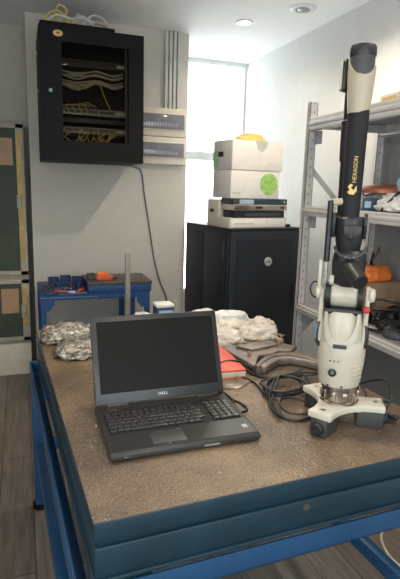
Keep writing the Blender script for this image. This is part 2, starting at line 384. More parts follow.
for i in range(12):
    x = .135 + i * .033 + random.uniform(-.01, .01); r = random.uniform(-.09, .09)
    pts = [(NX+x, NY+.112, NZ+.205), (NX+x+.02*random.random(), NY+.085, NZ+.195), (NX+x+r*.5, NY+.07, NZ+.15+random.uniform(-.02, .02)), (NX+x+r, NY+.072, NZ+.135+random.uniform(-.015, .02)), (NX+x+r*1.6, NY+.10, NZ+.16)]
    pts = [(min(max(p[0], NX+.11), NX+.57), p[1], p[2]) for p in pts]
    tag(obj('patch_cable', B().tube(pts, .0036, 6), 'ycab'), 'yellow patch cable drooping from the lowest switch behind the cabinet glass', 'cable', 'yellow patch cables under the lowest switch')
for i in range(5):
    x = .14 + i*.04
    pts = [(NX+x, NY+.112, NZ+.325), (NX+x, NY+.08, NZ+.322), (NX+x-.02, NY+.07, NZ+.34+.01*i), (NX+x+.04, NY+.085, NZ+.362), (NX+x+.06, NY+.112, NZ+.36)]
    tag(obj('patch_cable', B().tube(pts, .0034, 6), 'ycab'), 'short yellow patch cable looped over the middle switch behind the glass', 'cable', 'yellow patch cables over the middle switch')
for i in range(9):
    z = .52 + random.uniform(-.035, .06); x = .12 + random.random() * .05; a = random.uniform(-.02, .02)
    pts = [(NX+x, NY+.09, NZ+z), (NX+.24, NY+.07, NZ+z-.02+a), (NX+.36, NY+.075, NZ+z+.015-a), (NX+.46, NY+.07, NZ+z-.01), (NX+.54, NY+.10, NZ+z+.015)]
    tag(obj('data_cable', B().tube(pts, .005, 6), 'pvc'), 'grey data cable in the horizontal bundle under the patch panel', 'cable', 'grey data cables under the patch panel')
tag(obj('patch_cable', B().tube([(NX+.13, NY+.10, NZ+.49), (NX+.20, NY+.07, NZ+.47), (NX+.28, NY+.068, NZ+.465), (NX+.34, NY+.08, NZ+.50)], .0042, 6), 'ycab'), 'yellow cable sagging below the grey bundle behind the cabinet glass', 'cable')
tag(obj('patch_cable', B().tube([(NX+.36, NY+.10, NZ+.52), (NX+.385, NY+.07, NZ+.49), (NX+.41, NY+.068, NZ+.42), (NX+.45, NY+.08, NZ+.345)], .0042, 6), 'ycab'), 'yellow cable arching down from the grey bundle to the middle switch', 'cable')
# on top of it
zt = NZ + NH
t = thing('power_strip', 'flat black power strip lying on top of the network cabinet', 'power strip', (NX+.01, NY+.05, zt))
obj('housing', B().bx((0, 0, 0), (.47, .10, .036), .006), 'black', t)
for i in range(4): obj('socket', B().lathe([(0, 0), (.022, 0), (.022, .004), (.018, .004), (.017, .001), (0, .001)], T(.08+i*.09, .05, .0355)), 'dgrey', t)
t = thing('cable_box', 'small dark box among the cables on top of the network cabinet', 'box', (NX+.04, NY+.18, zt))
obj('body', B().bx((0, 0, 0), (.26, .16, .05), .005), 'dgrey', t); obj('lid', B().bx((.005, .005, .05), (.255, .155, .058), .003), 'black', t)
for pts, m, l in (
    ([(.10, .10, .04), (.12, .12, .10), (.19, .13, .09), (.22, .10, .04)], 'ycab', 'yellow cable looping up on the left of the network cabinet top'),
    ([(.04, .10, .03), (.07, .09, .09), (.14, .10, .11), (.20, .12, .05), (.26, .10, .07)], 'ycab', 'long yellow cable snaking over the left half of the cabinet top'),
    ([(.06, .06, .04), (.12, .05, .075), (.20, .05, .06), (.28, .07, .08), (.35, .08, .045)], 'wcab', 'white cable lying along the front of the power strip'),
    ([(.28, .12, .05), (.34, .10, .11), (.42, .12, .10), (.46, .16, .04)], 'wcab', 'white cable loop at the right of the cabinet top'),
    ([(.16, .14, .05), (.18, .12, .13), (.13, .12, .15), (.11, .15, .08)], 'ycab', 'tall yellow cable loop at the left of the cabinet top'),
    ([(.13, .09, .05), (.10, .13, .11), (.08, .15, .06)], 'ycab', 'short yellow cable end poking up at the cabinet top left'),
    ([(.22, .12, .045), (.27, .11, .10), (.33, .12, .085), (.40, .15, .06), (.46, .15, .02)], 'wcab', 'white cable arched across the network cabinet top'),
    ([(.24, .15, .065), (.25, .14, .12), (.28, .15, .10)], 'wcab', 'white cable stub standing among the cables on the cabinet top'),
    ([(.30, .14, .02), (.36, .13, .07), (.44, .14, .06), (.50, .16, .01)], 'bracketl', 'brown cable curled at the right of the cabinet top')):
    tag(obj('loose_cable', B().tube([(NX+p[0], NY+p[1], zt+p[2]) for p in pts], .006, 8, 5), m), l, 'cable')
t = thing('media_converter', 'small brown-grey unit at the right end of the network cabinet top', 'network device', (NX+.40, NY+.20, zt))
obj('body', B().bx((0, 0, 0), (.11, .12, .05), .004), 'bracketl', t); obj('front_panel', B().bx((.01, -.004, .008), (.10, -.0005, .042)), 'dgrey', t)
# wall cable
tag(obj('wall_cable', B().tube([(.80, 3.985, 1.63), (.86, 3.992, 1.615), (.90, 3.993, 1.58), (.925, 3.993, 1.40), (.955, 3.993, 1.22), (.99, 3.993, 1.0), (1.02, 3.993, .84), (1.06, 3.99, .70), (1.11, 3.985, .58), (1.13, 3.985, .45)], .006, 8, 4), 'gcab'), 'blue-grey cable hanging down the wall below the network cabinet', 'cable')

# conduits and distribution boxes
for i in range(4):
    x = 1.085 + i * .033
    tag(obj('wall_conduit', B().bx((x-.012, 3.972, 2.065), (x+.012, 3.998, CZ), .004), 'pvc'), ('leftmost', 'second from left', 'third from left', 'rightmost')[i] + ' of four vertical conduits above the fuse boxes', 'conduit', 'vertical conduits above the fuse boxes')
def dbox(z0, z1, label):
    t = thing('distribution_box', label, 'fuse box', (.87, PY, z0)); h = z1 - z0
    obj('housing', B().bx((0, -.06, 0), (.375, -.002, h), .006), 'cream', t)
    dr = obj('cover', B().bx((.012, -.068, .045), (.363, -.058, h-.035), .004), 'cream', t)
    obj('smoked_window', B().bx((.022, -.074, .055), (.353, -.066, h-.045), .003), 'smoke', dr)
    b = B()
    for i in range(12): b.bx((.045+i*.022, -.0755, .075), (.058+i*.022, -.0738, .10))
    obj('breaker_row', b, 'grey', dr)
dbox(1.855, 2.065, 'upper cream fuse box with smoked window beside the network cabinet')
dbox(1.645, 1.852, 'lower cream fuse box with smoked window beside the network cabinet')

# ---------------------------------------------------------------- server cabinet in the corner
SR = math.radians(9.6); S0 = Vector((1.372, 3.272, 0))
def sv(x, y, z=0): return S0 + Matrix.Rotation(SR, 3, 'Z') @ Vector((x, y, z))
t = thing('server_cabinet', 'waist-high black server cabinet standing in the corner by the window', 'server cabinet', S0, SR)
b = B(); b.bx((0, .025, .06), (.63, .675, 1.185), .004); obj('body', b, 'server', t)
obj('top_panel', B().bx((-.004, 0, 1.185), (.634, .679, 1.20), .003), 'server', t)
d = obj('front_door', B().bx((.006, 0, .07), (.624, .023, 1.18), .003), 'server', t)
obj('mesh_insert', B().bx((.06, -.003, .13), (.57, .0005, 1.12)), 'server2', d)
obj('door_handle', B().bx((.575, -.012, .60), (.60, -.001, .78), .003), 'blk', d)
bd = obj('badge', B().lathe([(0, 0), (.033, 0), (.033, .006), (.029, .009), (0, .009)], T(.335, -.003, .955) @ Matrix.Rotation(PI/2, 4, 'X')), 'silver', d)
text('badge_lettering', 'DELL', .022, 'blk', bd, T(.335, -.0122, .955) @ FR)
obj('side_panel', B().bx((-.006, .06, .10), (-.001, .36, 1.15), .002), 'server', t)
obj('side_panel', B().bx((-.006, .37, .10), (-.001, .64, 1.15), .002), 'server', t)
obj('side_latch', B().bx((-.010, .07, .98), (-.005, .085, 1.10), .002), 'dgrey', t)
for x in (.06, .57):
    for y in (.06, .60): obj('foot', B().cyl((x, y, 0), (x, y, .065), .025), 'blk', t)
# kit on it
def rk(nm, x0, x1, y0, y1, z0, z1, m, label, cat='network device'):
    t = thing(nm, label, cat, sv(x0, y0, z0), SR)
    obj('chassis', B().bx((0, 0, 0), (x1-x0, y1-y0, z1-z0), .003), m, t)
    return t, x1-x0, z1-z0
t, w, h = rk('rack_unit', .0, .495, .02, .17, 1.20, 1.272, 'cream', 'cream flat unit at the bottom of the stack on the server cabinet')
obj('front_panel', B().bx((.01, -.005, .008), (w-.01, -.0005, h-.008), .002), 'card', t); obj('vent_slot', B().bx((.04, -.008, .03), (.2, -.0045, .038)), 'pvc', t)
t, w, h = rk('network_switch', .04, .485, .03, .17, 1.272, 1.326, 'server', 'black network switch second from the bottom of the stack on the server cabinet')
obj('port_row', B().bx((.09, -.004, .012), (.40, -.0005, .036)), 'dgrey', t)
t, w, h = rk('rack_unit', .035, .495, .02, .19, 1.326, 1.366, 'cream', 'thin cream unit with a dark front slot, third up in the server-top stack')
obj('front_panel', B().bx((.0, -.004, .003), (w, -.0005, h-.003), .001), 'steelw', t); obj('drive_slot', B().bx((.18, -.006, .013), (.24, -.0035, .027)), 'blk', t); obj('knob', B().cyl((.42, -.004, .02), (.42, -.012, .02), .009), 'blk', t)
t, w, h = rk('network_switch', .03, .502, .025, .19, 1.366, 1.408, 'dgrey', 'dark grey switch with a pale port block directly under the white cartons')
obj('display_block', B().bx((.05, -.005, .006), (.17, -.0005, h-.006)), 'tealb', t); obj('front_panel', B().bx((.18, -.004, .004), (w-.06, -.0005, h-.004)), 'teal', t); obj('power_button', B().cyl((w-.03, -.001, h/2), (w-.03, -.006, h/2), .008), 'silver', t)
def carton(nm, x0, x1, y0, y1, z0, z1, m, label):
    t = thing(nm, label, 'cardboard box', sv(x0, y0, z0), SR); w, dd, h = x1-x0, y1-y0, z1-z0
    obj('body', B().bx((0, 0, 0), (w, dd, h-.004), .004), m, t)
    return t, w, dd, h
t, w, dd, h = carton('carton', .025, .445, .06, .31, 1.408, 1.605, 'card', 'lower white carton with a round green print on the server cabinet')
obj('flap', B().bx((0.002, .002, h-.004), (w-.002, dd/2-.001, h), .001), 'cardl', t); obj('flap', B().bx((0.002, dd/2+.001, h-.004), (w-.002, dd-.002, h), .001), 'cardl', t)
obj('round_print', B().lathe([(0, 0), (.078, 0), (.078, .0012), (0, .0012)], T(.325, .0, .105) @ Matrix.Rotation(PI/2, 4, 'X'), 40), 'ygreen', t)
obj('print_mark', B().bx((.02, -.001, .03), (.035, 0, .045)).bx((.042, -.001, .03), (.06, 0, .04)).bx((.066, -.001, .03), (.08, 0, .045)), 'pvc', t)
t, w, dd, h = carton('carton', .025, .462, .055, .315, 1.606, 1.81, 'cardl', 'upper white carton with a taped lid, topped by a yellow coil')
obj('flap', B().bx((0.002, .002, h-.004), (w-.002, dd/2-.001, h), .001), 'cardl', t); obj('flap', B().bx((0.002, dd/2+.001, h-.004), (w-.002, dd-.002, h), .001), 'cardl', t)
obj('packing_tape', B().prism([(.19, 0), (.30, 0), (.285, .05), (.255, .075), (.215, .06)], 0, .0012, M=T(0, 0, h) @ Matrix.Rotation(PI/2, 4, 'X') @ Matrix.Scale(-1, 4, (0, 1, 0))), 'pvc', t)
obj('hand_hole', B().bx((-.0015, .12, .09), (.0005, .19, .125)), 'blk', t)
obj('side_print', B().bx((-.0015, .18, .02), (.0005, .26, .13)), 'pale', t)
b = B()
for k in range(6):
    rr = .105 - .010 * k; b.tube([((rr + .012*math.sin(3*a+k)) * math.cos(a) * 1.15 + .01*math.sin(k*2), (rr*.8) * math.sin(a), .010 + .007*k + .006*math.sin(2*a + k)) for a in [2*PI*i/10 for i in range(10)]], .0085, 8, 3, True)
c = obj('yellow_coil', b, 'ycab', loc=sv(.25, .19, 1.81)); tag(c, 'crumpled yellow strap coil on top of the upper white carton', 'strap')
t, w, h = rk('plastic_box', .02, .19, .205, .37, 1.20, 1.395, 'cream', 'beige plastic box behind the stack at the cabinet\'s window side', 'box')
obj('grip_hole', B().bx((.05, -.002, .10), (.10, .0005, .125), .0), 'blk', t); obj('side_grip', B().bx((-.002, .07, .10), (.0005, .12, .125)), 'blk', t)
t = thing('spray_bottle', 'small clear bottle with a cap on the server cabinet\'s left edge', 'bottle', sv(.022, .14, 1.20), SR)
obj('body', B().lathe([(0, 0), (.016, 0), (.018, .005), (.018, .04), (.009, .052), (.009, .058), (0, .058)]), 'bagw', t); obj('cap', B().cyl((0, 0, .058), (0, 0, .075), .010), 'armw', t)
t = thing('wifi_antenna', 'small black unit with two thin upright aerials on the server cabinet', 'antenna', sv(.54, .10, 1.20), SR)
obj('base', B().bx((-.03, -.02, 0), (.05, .05, .02), .004), 'blk', t); obj('aerial', B().cyl((-.015, .02, .018), (-.03, .02, .17), .003, .002), 'armw', t); obj('aerial', B().cyl((.035, .02, .018), (.03, .02, .20), .003, .002), 'armw', t)

# ---------------------------------------------------------------- blue workbench at the back wall
t = thing('workbench', 'small blue perforated-steel workbench against the back wall', 'workbench', (.09, 3.42, 0))
W, D = .745, .52
for x in (0.02, W-.02):
    for y in (.02, D-.02):
        b = B(); b.bx((-.02, -.002, 0), (.02, .002, .735)); b.bx((-.02 if x < .3 else .016, -.002, 0), (-.016 if x < .3 else .02, .038 if y < .3 else .002, .735))
        obj('leg', b, 'bluehole', t, loc=(x, y-.018 if y < .3 else y, 0))
obj('leg', B().bx((-.02, -.002, 0), (.02, .002, .735)), 'bluehole', t, loc=(W-.11, D-.02, 0))
for y in (0, D-.004): obj('rail', B().bx((-W/2, 0, -.0175), (W/2, .004, .0175)), 'bluehole_x', t, loc=(W/2, y-.002, .7275))
for x in (.0, W-.004): obj('rail', B().bx((0, 0, 0), (.004, D, .035)), 'bluebench', t, loc=(x, 0, .71))
for x, s in ((.004, 1), (W-.004, -1)): obj('gusset', B().prism([(0, 0), (s*.09, 0), (s*.09, -.03), (s*.06, -.075), (0, -.075)], 0, .004, M=Matrix.Rotation(PI/2, 4, 'X')), 'bluebench', t, loc=(x, -.004, .715))
obj('top_board', B().bx((0, 0, .735), (W, D, .745), .002), 'bluebench', t)
obj('lower_shelf', B().bx((.01, .01, .25), (W-.01, D-.01, .265)), 'bluebench', t)
t = thing('surface_plate_box', 'dark-topped blue box on the right half of the blue workbench', 'box', (.405, 3.43, .745))
obj('body', B().bx((.005, .005, 0), (.445, .33, .055), .004), 'bluebench', t); obj('lid', B().bx((0, 0, .055), (.45, .335, .075), .004), 'woodt', t)
def bin_(x, y, l, m='bltool', h=.06, z=.745):
    t = thing('parts_bin', l, 'parts bin', (x, y, z))
    b = B(); b.bx((0, 0, 0), (.075, .09, .004)); b.bx((0, 0, .004), (.004, .09, h)); b.bx((.071, 0, .004), (.075, .09, h)); b.bx((.004, .086, .004), (.071, .09, h)); b.bx((.004, 0, .004), (.071, .004, h*.6))
    obj('tray', b, m, t); obj('front_lip', B().cyl((0, 0, h*.6), (.075, 0, h*.6), .004), m, t)
bin_(.16, 3.66, 'leftmost dark blue parts bin at the back of the blue workbench', h=.07); bin_(.245, 3.68, 'middle dark blue parts bin at the back of the blue workbench', h=.075); bin_(.33, 3.66, 'right-hand dark blue parts bin next to the dark-topped box', h=.07)
bin_(.115, 3.5, 'low dark bin at the left end of the blue workbench', 'dgrey', .04)
tt = [('pliers', .21, 3.46, .5, 'bltool', 'blue-handled pliers lying at the front left of the blue workbench'), ('pliers', .27, 3.48, -.5, 'orr', 'orange-handled pliers lying at the front of the blue workbench'), ('pliers', .30, 3.56, 1.1, 'bltool', 'blue-handled pliers in front of the middle parts bin')]
for nm, x, y, a, m, l in tt:
    t = thing(nm, l, 'tool', (x, y, .746), a)
    obj('handle', B().tube([(0, .004, .008), (-.04, .018, .009), (-.09, .014, .008)], .007, 8), m, t); obj('handle', B().tube([(0, -.004, .008), (-.04, -.018, .009), (-.09, -.014, .008)], .007, 8), m, t)
    obj('jaw', B().prism([(0, -.010), (.02, -.010), (.06, -.003), (.06, .003), (.02, .010), (0, .010)], .001, .016, .002), 'steel', t)
for x, y, a, m, l in ((.345, 3.47, .9, 'orr', 'orange screwdriver lying left of the dark-topped box'), (.37, 3.5, 1.3, 'redp', 'red screwdriver leaning along the dark-topped box'), (.19, 3.57, .2, 'bltool', 'blue screwdriver in front of the leftmost parts bin')):
    t = thing('screwdriver', l, 'tool', (x, y, .7465), a)
    obj('handle', B().cyl((0, 0, .012), (.07, 0, .012), .011, .010, 12, .003), m, t); obj('shaft', B().cyl((.07, 0, .012), (.14, 0, .012), .003), 'steel', t)
for x, y, a, l in ((.175, 3.60, .3, 'dark ring spanner left of the bins at the front of the blue workbench'), (.255, 3.60, 1.9, 'dark spanner in front of the middle parts bin'), (.33, 3.44, .1, 'spanner along the front edge of the blue workbench')):
    t = thing('spanner', l, 'tool', (x, y, .747), a)
    obj('shank', B().bx((-.05, -.006, 0), (.05, .006, .007), .002), 'grey', t)
    obj('ring_end', B().lathe([(.008, 0), (.015, 0), (.015, .009), (.008, .009), (.008, 0)], T(.06, 0, 0), 20), 'grey', t)
for x, y, h, m, l in ((.225, 3.60, .05, 'bltool', 'small blue pot left of the middle of the blue workbench'), (.305, 3.60, .045, 'dgrey', 'small dark pot in front of the right-hand parts bin'), (.365, 3.62, .055, 'bltool', 'small blue pot next to the dark-topped box')):
    t = thing('pot', l, 'pot', (x, y, .745))
    obj('body', B().lathe([(0, 0), (.02, 0), (.022, h), (.019, h), (.018, .004), (0, .004)], None, 20), m, t); obj('rim', B().lathe([(.021, h-.006), (.025, h-.004), (.025, h), (.021, h), (.021, h-.006)], None, 20), m, t)
t = thing('tape_dispenser', 'orange-red tool with a window lying on the dark-topped box', 'tool', (.475, 3.5, .82), .1)
obj('body', B().prism([(0, 0), (.11, 0), (.13, .03), (.10, .08), (.02, .08)], 0, .03, .006), 'orr', t); obj('raised_block', B().bx((.015, .03, .028), (.085, .07, .05), .006), 'orange', t); obj('nose', B().bx((.10, .012, .004), (.155, .04, .018), .004), 'dgrey', t)
t = thing('small_box', 'small grey box beside the orange tool on the dark-topped box', 'box', (.415, 3.53, .82))
obj('body', B().bx((0, 0, 0), (.055, .06, .035), .004), 'dgrey', t); obj('lid', B().bx((-.001, -.001, .035), (.056, .061, .042), .002), 'blk', t)

# ---------------------------------------------------------------- the blue table
TR = .046; T0 = Vector((.105, .863, 0)); TZ = .85; TW, TD = .955, 1.365
t = thing('work_table', 'large blue steel table with a patchy brown top in the foreground', 'table', T0, TR)
obj('tabletop', B().bx((0, 0, .845), (TW, TD, .85), .0015), 'top', t)
b = B(); b.bx((0.001, 0.001, .802), (TW-.001, TD-.001, .845), .003); b.bx((.010, .010, .790), (TW-.010, TD-.010, .802)); b.bx((0.001, .001, .722), (TW-.001, TD-.001, .790), .004); b.bx((-.003, -.003, .712), (TW+.003, TD+.003, .722), .003)
obj('slab_edge', b, 'blue', t)
o = .034
obj('front_rail', B().bx((-o, .0, .648), (TW+o, .006, .702), .001).bx((-o, .0, .648), (TW+o, .045, .653), .001), 'blue2', t)
obj('back_rail', B().bx((-o, TD+.024, .648), (TW+o, TD+.03, .702), .001).bx((-o, TD-.015, .648), (TW+o, TD+.03, .653), .001), 'blue2', t)
obj('side_rail', B().bx((-o, .006, .648), (-o+.006, TD+.024, .702), .001).bx((-o, .045, .648), (0, TD-.015, .653), .001), 'blue2', t)
obj('side_rail', B().bx((TW+o-.006, .006, .648), (TW+o, TD+.024, .702), .001).bx((TW, .045, .648), (TW+o, TD-.015, .653), .001), 'blue2', t)
obj('slab_support', B().bx((.06, .008, .653), (.12, TD+.02, .712)), 'blue', t); obj('slab_support', B().bx((TW-.12, .008, .653), (TW-.06, TD+.02, .712)), 'blue', t)
for x in (-o, TW+o-.05):
    for y in (.005, TD-.025):
        l = obj('leg', B().bx((x, y, .02), (x+.05, y+.05, .648), .004), 'blue2', t)
        obj('foot', B().cyl((x+.025, y+.025, 0), (x+.025, y+.025, .02), .036, n=20), 'black', l)
for x in (-o+.008, TW+o-.042): obj('stretcher', B().bx((x, .05, .28), (x+.034, TD-.02, .33), .003), 'blue2', t)
obj('stretcher', B().bx((-o+.03, TD-.01, .28), (TW+o-.03, TD+.02, .33), .003), 'blue2', t)
obj('paint_chip', B().prism([(.47, .768), (.485, .762), (.492, .772), (.484, .783), (.472, .779)], 0, .0006, M=Matrix.Rotation(PI/2, 4, 'X')), 'woodt', t)

# ---------------------------------------------------------------- laptop
LX, LY = .171, 1.056; LA = .0067
t = thing('laptop', 'open black laptop with a dark screen on the brown table', 'laptop', (LX, LY, TZ), LA)
W, D = .378, .256; hf, hb = .024, .030
def wedge(y): return hf + (hb - hf) * y / D
t0 = bmesh.new(); bs = B()
prof = [(0, .008), (.004, .004), (D, .004), (D, hb-.004), (D-.004, hb), (.006, hf), (0, hf-.006)]
bs.prism(prof, 0, W, .0015, Matrix(((0, 0, 1, 0), (1, 0, 0, 0), (0, 1, 0, 0), (0, 0, 0, 1))))
for x in (.03, W-.03):
    for y in (.03, D-.03): bs.cyl((x, y, 0), (x, y, .006), .010)
base = obj('base', bs, 'lap', t)
slope = math.atan2(hb-hf, D)
dk = Matrix.Translation((0, 0, hf)) @ Matrix.Rotation(slope, 4, 'X')
def deck(nm, a, c, m, par, bev=.0, z=(0, .0012)):
    b = B(); b.bx((a[0], a[1], z[0]), (c[0], c[1], z[1]), bev); b.bm.transform(dk); return obj(nm, b, m, par)
deck('palm_rest', (.006, .008), (W-.006, .088), 'lapk', base)
deck('key_well', (.012, .092), (W-.012, .205), 'matt', base)
deck('touchpad', (.105, .018), (.19, .068), 'dgrey', base, .0004, (0, .0018))
for x in (.106, .149): deck('touchpad_button', (x, .008), (x+.040, .017), 'key', base, .0004, (0, .0026))
for x in (.106, .149): deck('touchpad_button', (x, .070), (x+.040, .080), 'key', base, .0004, (0, .0026))
deck('sticker', (W-.032, .058), (W-.018, .072), 'teal', base, 0, (0, .0016)); deck('sticker', (W-.032, .036), (W-.018, .052), 'grey', base, 0, (0, .0016))
deck('speaker_grille', (.03, .211), (W-.03, .226), 'matt', base)
deck('power_button', (.03, .213), (.055, .222), 'dgrey', base, 0, (0, .002))
kb = deck('keyboard', (.014, .094), (W-.014, .203), 'matt', base, 0, (.001, .0016))
nk = 0
def key(x, y, w, h):
    b = B(); b.bx((x, y, .0018), (x+w, y+h, .0058), .0012); b.bm.transform(dk); return obj('key', b, 'key', kb)
rows = 6; kh = .0165
for r in range(rows):
    y = .0965 + r * (kh + .0012)
    xs = [.016]; 
    widths = {0: [.016, .016, .016, .095, .016, .016, .016, .016, .016]}.get(r, [.016] * 15)
    if r == 2: widths = [.026] + [.016] * 11 + [.031]
    if r == 3: widths = [.022] + [.016] * 12 + [.018]
    if r == 1: widths = [.034] + [.016] * 10 + [.042]
    x = .016
    for w in widths:
        if x + w > .276: break
        key(x, y, w, kh); x += w + .0015
    if r < 6:
        for c in range(4): key(.290 + c * .0185, y, .0170, kh)
obj('front_latch', B().bx((W*.60, -.0012, .010), (W*.60+.040, .0005, .015)), 'grey', base)
obj('status_light', B().bx((.03, -.001, .012), (.04, .0005, .014)), 'grey', base)
lid = bpy.data.objects
LM = Matrix.Translation((0, D-.010, hb)) @ Matrix.Rotation(1.183 - PI/2 + PI/2, 4, 'X')   # local y runs up the lid
def lp(nm, b, m, par): b.bm.transform(LM); return obj(nm, b, m, par)
LH = .250
ld = lp('lid', B().bx((0, .004, -.011), (W, LH, 0), .003), 'lap', t)
# the inner face of the lid (towards the user) is local +z after the rotation
bz = lp('bezel', B().bx((.003, .006, 0), (W-.003, LH-.003, .0012), .0005), 'key', ld)
lp('screen', B().bx((.016, .034, .001), (W-.016, LH-.016, .0018)), 'scr', ld)
lp('webcam', B().cyl((W/2, LH-.009, .001), (W/2, LH-.009, .0018), .003), 'dgrey', ld)
text('maker_mark', 'DELL', .0110, 'silver', ld, LM @ T(W/2+.003, .020, .0016), .0003, 1.2)
for x in (.03, W-.09): obj('hinge', B().cyl((x, D-.008, hb), (x+.06, D-.008, hb), .006), 'lap', t)

# ---------------------------------------------------------------- measuring arm
AR = math.radians(-36.13); A0 = (.805, 1.1035, TZ)
t = thing('measuring_arm', 'white and black jointed measuring arm on a three-footed base plate', 'measuring arm', A0, AR)
# star base plate
def star(R_, tip, waist, angs):
    P = []
    for i, a in enumerate(angs):
        c, s = math.cos(a), math.sin(a)
        P += [(R_*c + tip*s, R_*s - tip*c), (R_*c - tip*s, R_*s + tip*c)]
        a2 = angs[(i+1) % 3]; da = (a2 - a) % (2*PI)
        n = 7
        p0 = Vector((R_*c - tip*s, R_*s + tip*c)); p1 = Vector((R_*math.cos(a2) + tip*math.sin(a2), R_*math.sin(a2) - tip*math.cos(a2)))
        m = Vector((math.cos(a+da/2), math.sin(a+da/2))) * waist
        ctrl = 2*m - (p0 + p1)/2
        for k in range(1, n):
            u = k/n; q = (1-u)**2*p0 + 2*u*(1-u)*ctrl + u*u*p1; P.append((q.x, q.y))
    return P
ANG = [math.radians(a) for a in (132, 248, 8)]
bp = obj('base_plate', B().prism(star(.114, .031, .052, ANG), .074, .092, .003), 'armw', t)
for a in ANG:
    c, s = math.cos(a), math.sin(a)
    f = obj('foot', B().box((c*.080, s*.080, .0512), (.068, .044, .046), .003, (0, 0, a)), 'footg', t)
    obj('side_lever', B().cyl((c*.112, s*.112, .050), (c*.126, s*.126, .050), .017, .015, 20, .003), 'blk', f)
    obj('screw', B().cyl((c*.093, s*.093, .0915), (c*.093, s*.093, .0935), .006), 'steel', bp)
obj('mount_collar', B().lathe([(0, .092), (.050, .092), (.050, .098), (.046, .100), (.046, .128), (.048, .130), (.048, .138), (0, .138)]), 'steelw', t)
b = B()
for i in range(10):
    a = 2*PI*i/10; b.box((.0465*math.cos(a), .0465*math.sin(a), .113), (.006, .014, .024), .002, (0, 0, a))
obj('collar_lug', b, 'steelw', t)
OX = -.004
h_ = obj('lower_housing', B().lathe([(0, .136), (.044, .136), (.050, .140), (.053, .150), (.0585, .200), (.0595, .235), (.058, .250), (.054, .258), (0, .258)], T(OX, 0, 0), 48), 'arm', t)
obj('lock_dial', B().lathe([(0, 0), (.010, 0), (.010, .006), (.006, .007), (.005, .003), (0, .003)], T(-.021, -.0535, .182) @ Matrix.Rotation(PI/2, 4, 'X')), 'blk', h_)
obj('dial_core', B().cyl((-.021, -.054, .182), (-.021, -.0595, .182), .0045), 'steel', h_)
for x in (-.028, -.018, -.008): obj('indicator_dot', B().cyl((x, -.058, .213), (x, -.0608, .213), .0017), 'dgrey', h_)
for x in (-.030, .004): obj('bolt', B().cyl((x, -.049, .145), (x, -.0535, .145), .003), 'dgrey', h_)
b = B()
for k in range(4):
    a = -.95
    b.box((OX + .0575*math.cos(-.75), .0575*math.sin(-.75), .168 + .011*k), (.004, .030, .003), .001, (.15, 0, -.75))
obj('cooling_rib', b, 'arm', h_)
u_ = obj('upper_housing', B().lathe([(0, .250), (.053, .250), (.0545, .258), (.052, .30), (.047, .328), (.044, .334), (0, .334)], T(OX-.004, 0, 0), 48), 'arm', t)
# shield: curved raised plate on the front
def patch(cx, cz, rx, rz, R_, th, n=20, taper=.0):
    t_ = bmesh.new(); vs = {}
    def p(u, v, off):
        x = rx * u * (1 - taper * (1 - v) * .5); z = cz + rz * v
        y = -math.sqrt(max(1e-6, (R_ + off)**2 - x*x)); return (cx + x, y, z)
    rings = []
    for k in range(0, 6):
        rr = k / 5
        rings.append([t_.verts.new(p(rr*math.copysign(abs(math.cos(a))**.8, math.cos(a)), rr*math.copysign(abs(math.sin(a))**.8, math.sin(a)), th if k < 5 else -.002)) for a in [2*PI*i/n for i in range(n)]] if k else [t_.verts.new(p(0, 0, th))])
    for i in range(n): t_.faces.new((rings[0][0], rings[1][i], rings[1][(i+1) % n]))
    for a, c in zip(rings[1:], rings[2:]):
        for i in range(n): t_.faces.new((a[i], c[i], c[(i+1) % n], a[(i+1) % n]))
    bmesh.ops.recalc_face_normals(t_, faces=t_.faces)
    b = B(); b._merge(t_); return b
def ucollar():
    oc = [(-.050, .335), (-.050, .30), (-.046, .272), (-.036, .252), (-.026, .243), (.010, .243), (.020, .252), (.030, .272), (.034, .30), (.034, .335)]
    ic = [(-.043, .335), (-.0425, .31), (-.037, .290), (-.028, .273), (-.018, .266), (.002, .266), (.012, .273), (.021, .290), (.0265, .31), (.027, .335)]
    t_ = bmesh.new(); cx = OX - .004; R_ = .0600
    def q(x, z, off): return t_.verts.new((x, -math.sqrt(max(4e-4, (R_ + off)**2 - (x-cx)**2)), z))
    P = []
    for (a, b_), (c, d) in zip(oc, ic):
        P.append([q(a, b_, -.012), q(a, b_, 0), q((a+c)/2, (b_+d)/2, .0006), q(c, d, 0), q(c, d, -.012)])
    for a, c in zip(P, P[1:]):
        for k in range(4): t_.faces.new((a[k], a[k+1], c[k+1], c[k]))
    bmesh.ops.recalc_face_normals(t_, faces=t_.faces)
    b = B(); b._merge(t_); return b
obj('front_collar', ucollar(), 'armw', u_)
obj('rating_label', B().bx((-.024, -.0625, .247), (.008, -.0590, .257), .001), 'footg', u_)
# yoke cheeks, side grips
for s, x in ((-1, -.062), (1, .048)):
    y_ = obj('yoke_cheek', B().prism([(-.022, .25), (.022, .25), (.018, .34), (.016, .385), (.008, .396), (-.008, .396), (-.016, .385), (-.018, .34)], x-.006, x+.006, .003, Matrix(((0, 0, 1, 0), (1, 0, 0, 0), (0, 1, 0, 0), (0, 0, 0, 1)))), 'arm', t)
    obj('pivot_knob', B().lathe([(0, -.007), (.015, -.007), (.018, -.003), (.018, .004), (.014, .008), (0, .009)], T(x+s*.009, -.006, .376) @ Matrix.Rotation(s*PI/2, 4, 'Y')), 'armw', y_)
    g = obj('side_grip', B().tube([(x-s*.002, -.014, .305), (x+s*.005, -.018, .288), (x+s*.006, -.020, .255), (x-s*.004, -.018, .238)], .005, 8), 'blk', t)
    if s < 0: obj('blue_insert', B().tube([(x-.006, -.021, .296), (x-.0095, -.023, .276), (x-.0085, -.023, .258)], .003, 8), 'blueled', g)
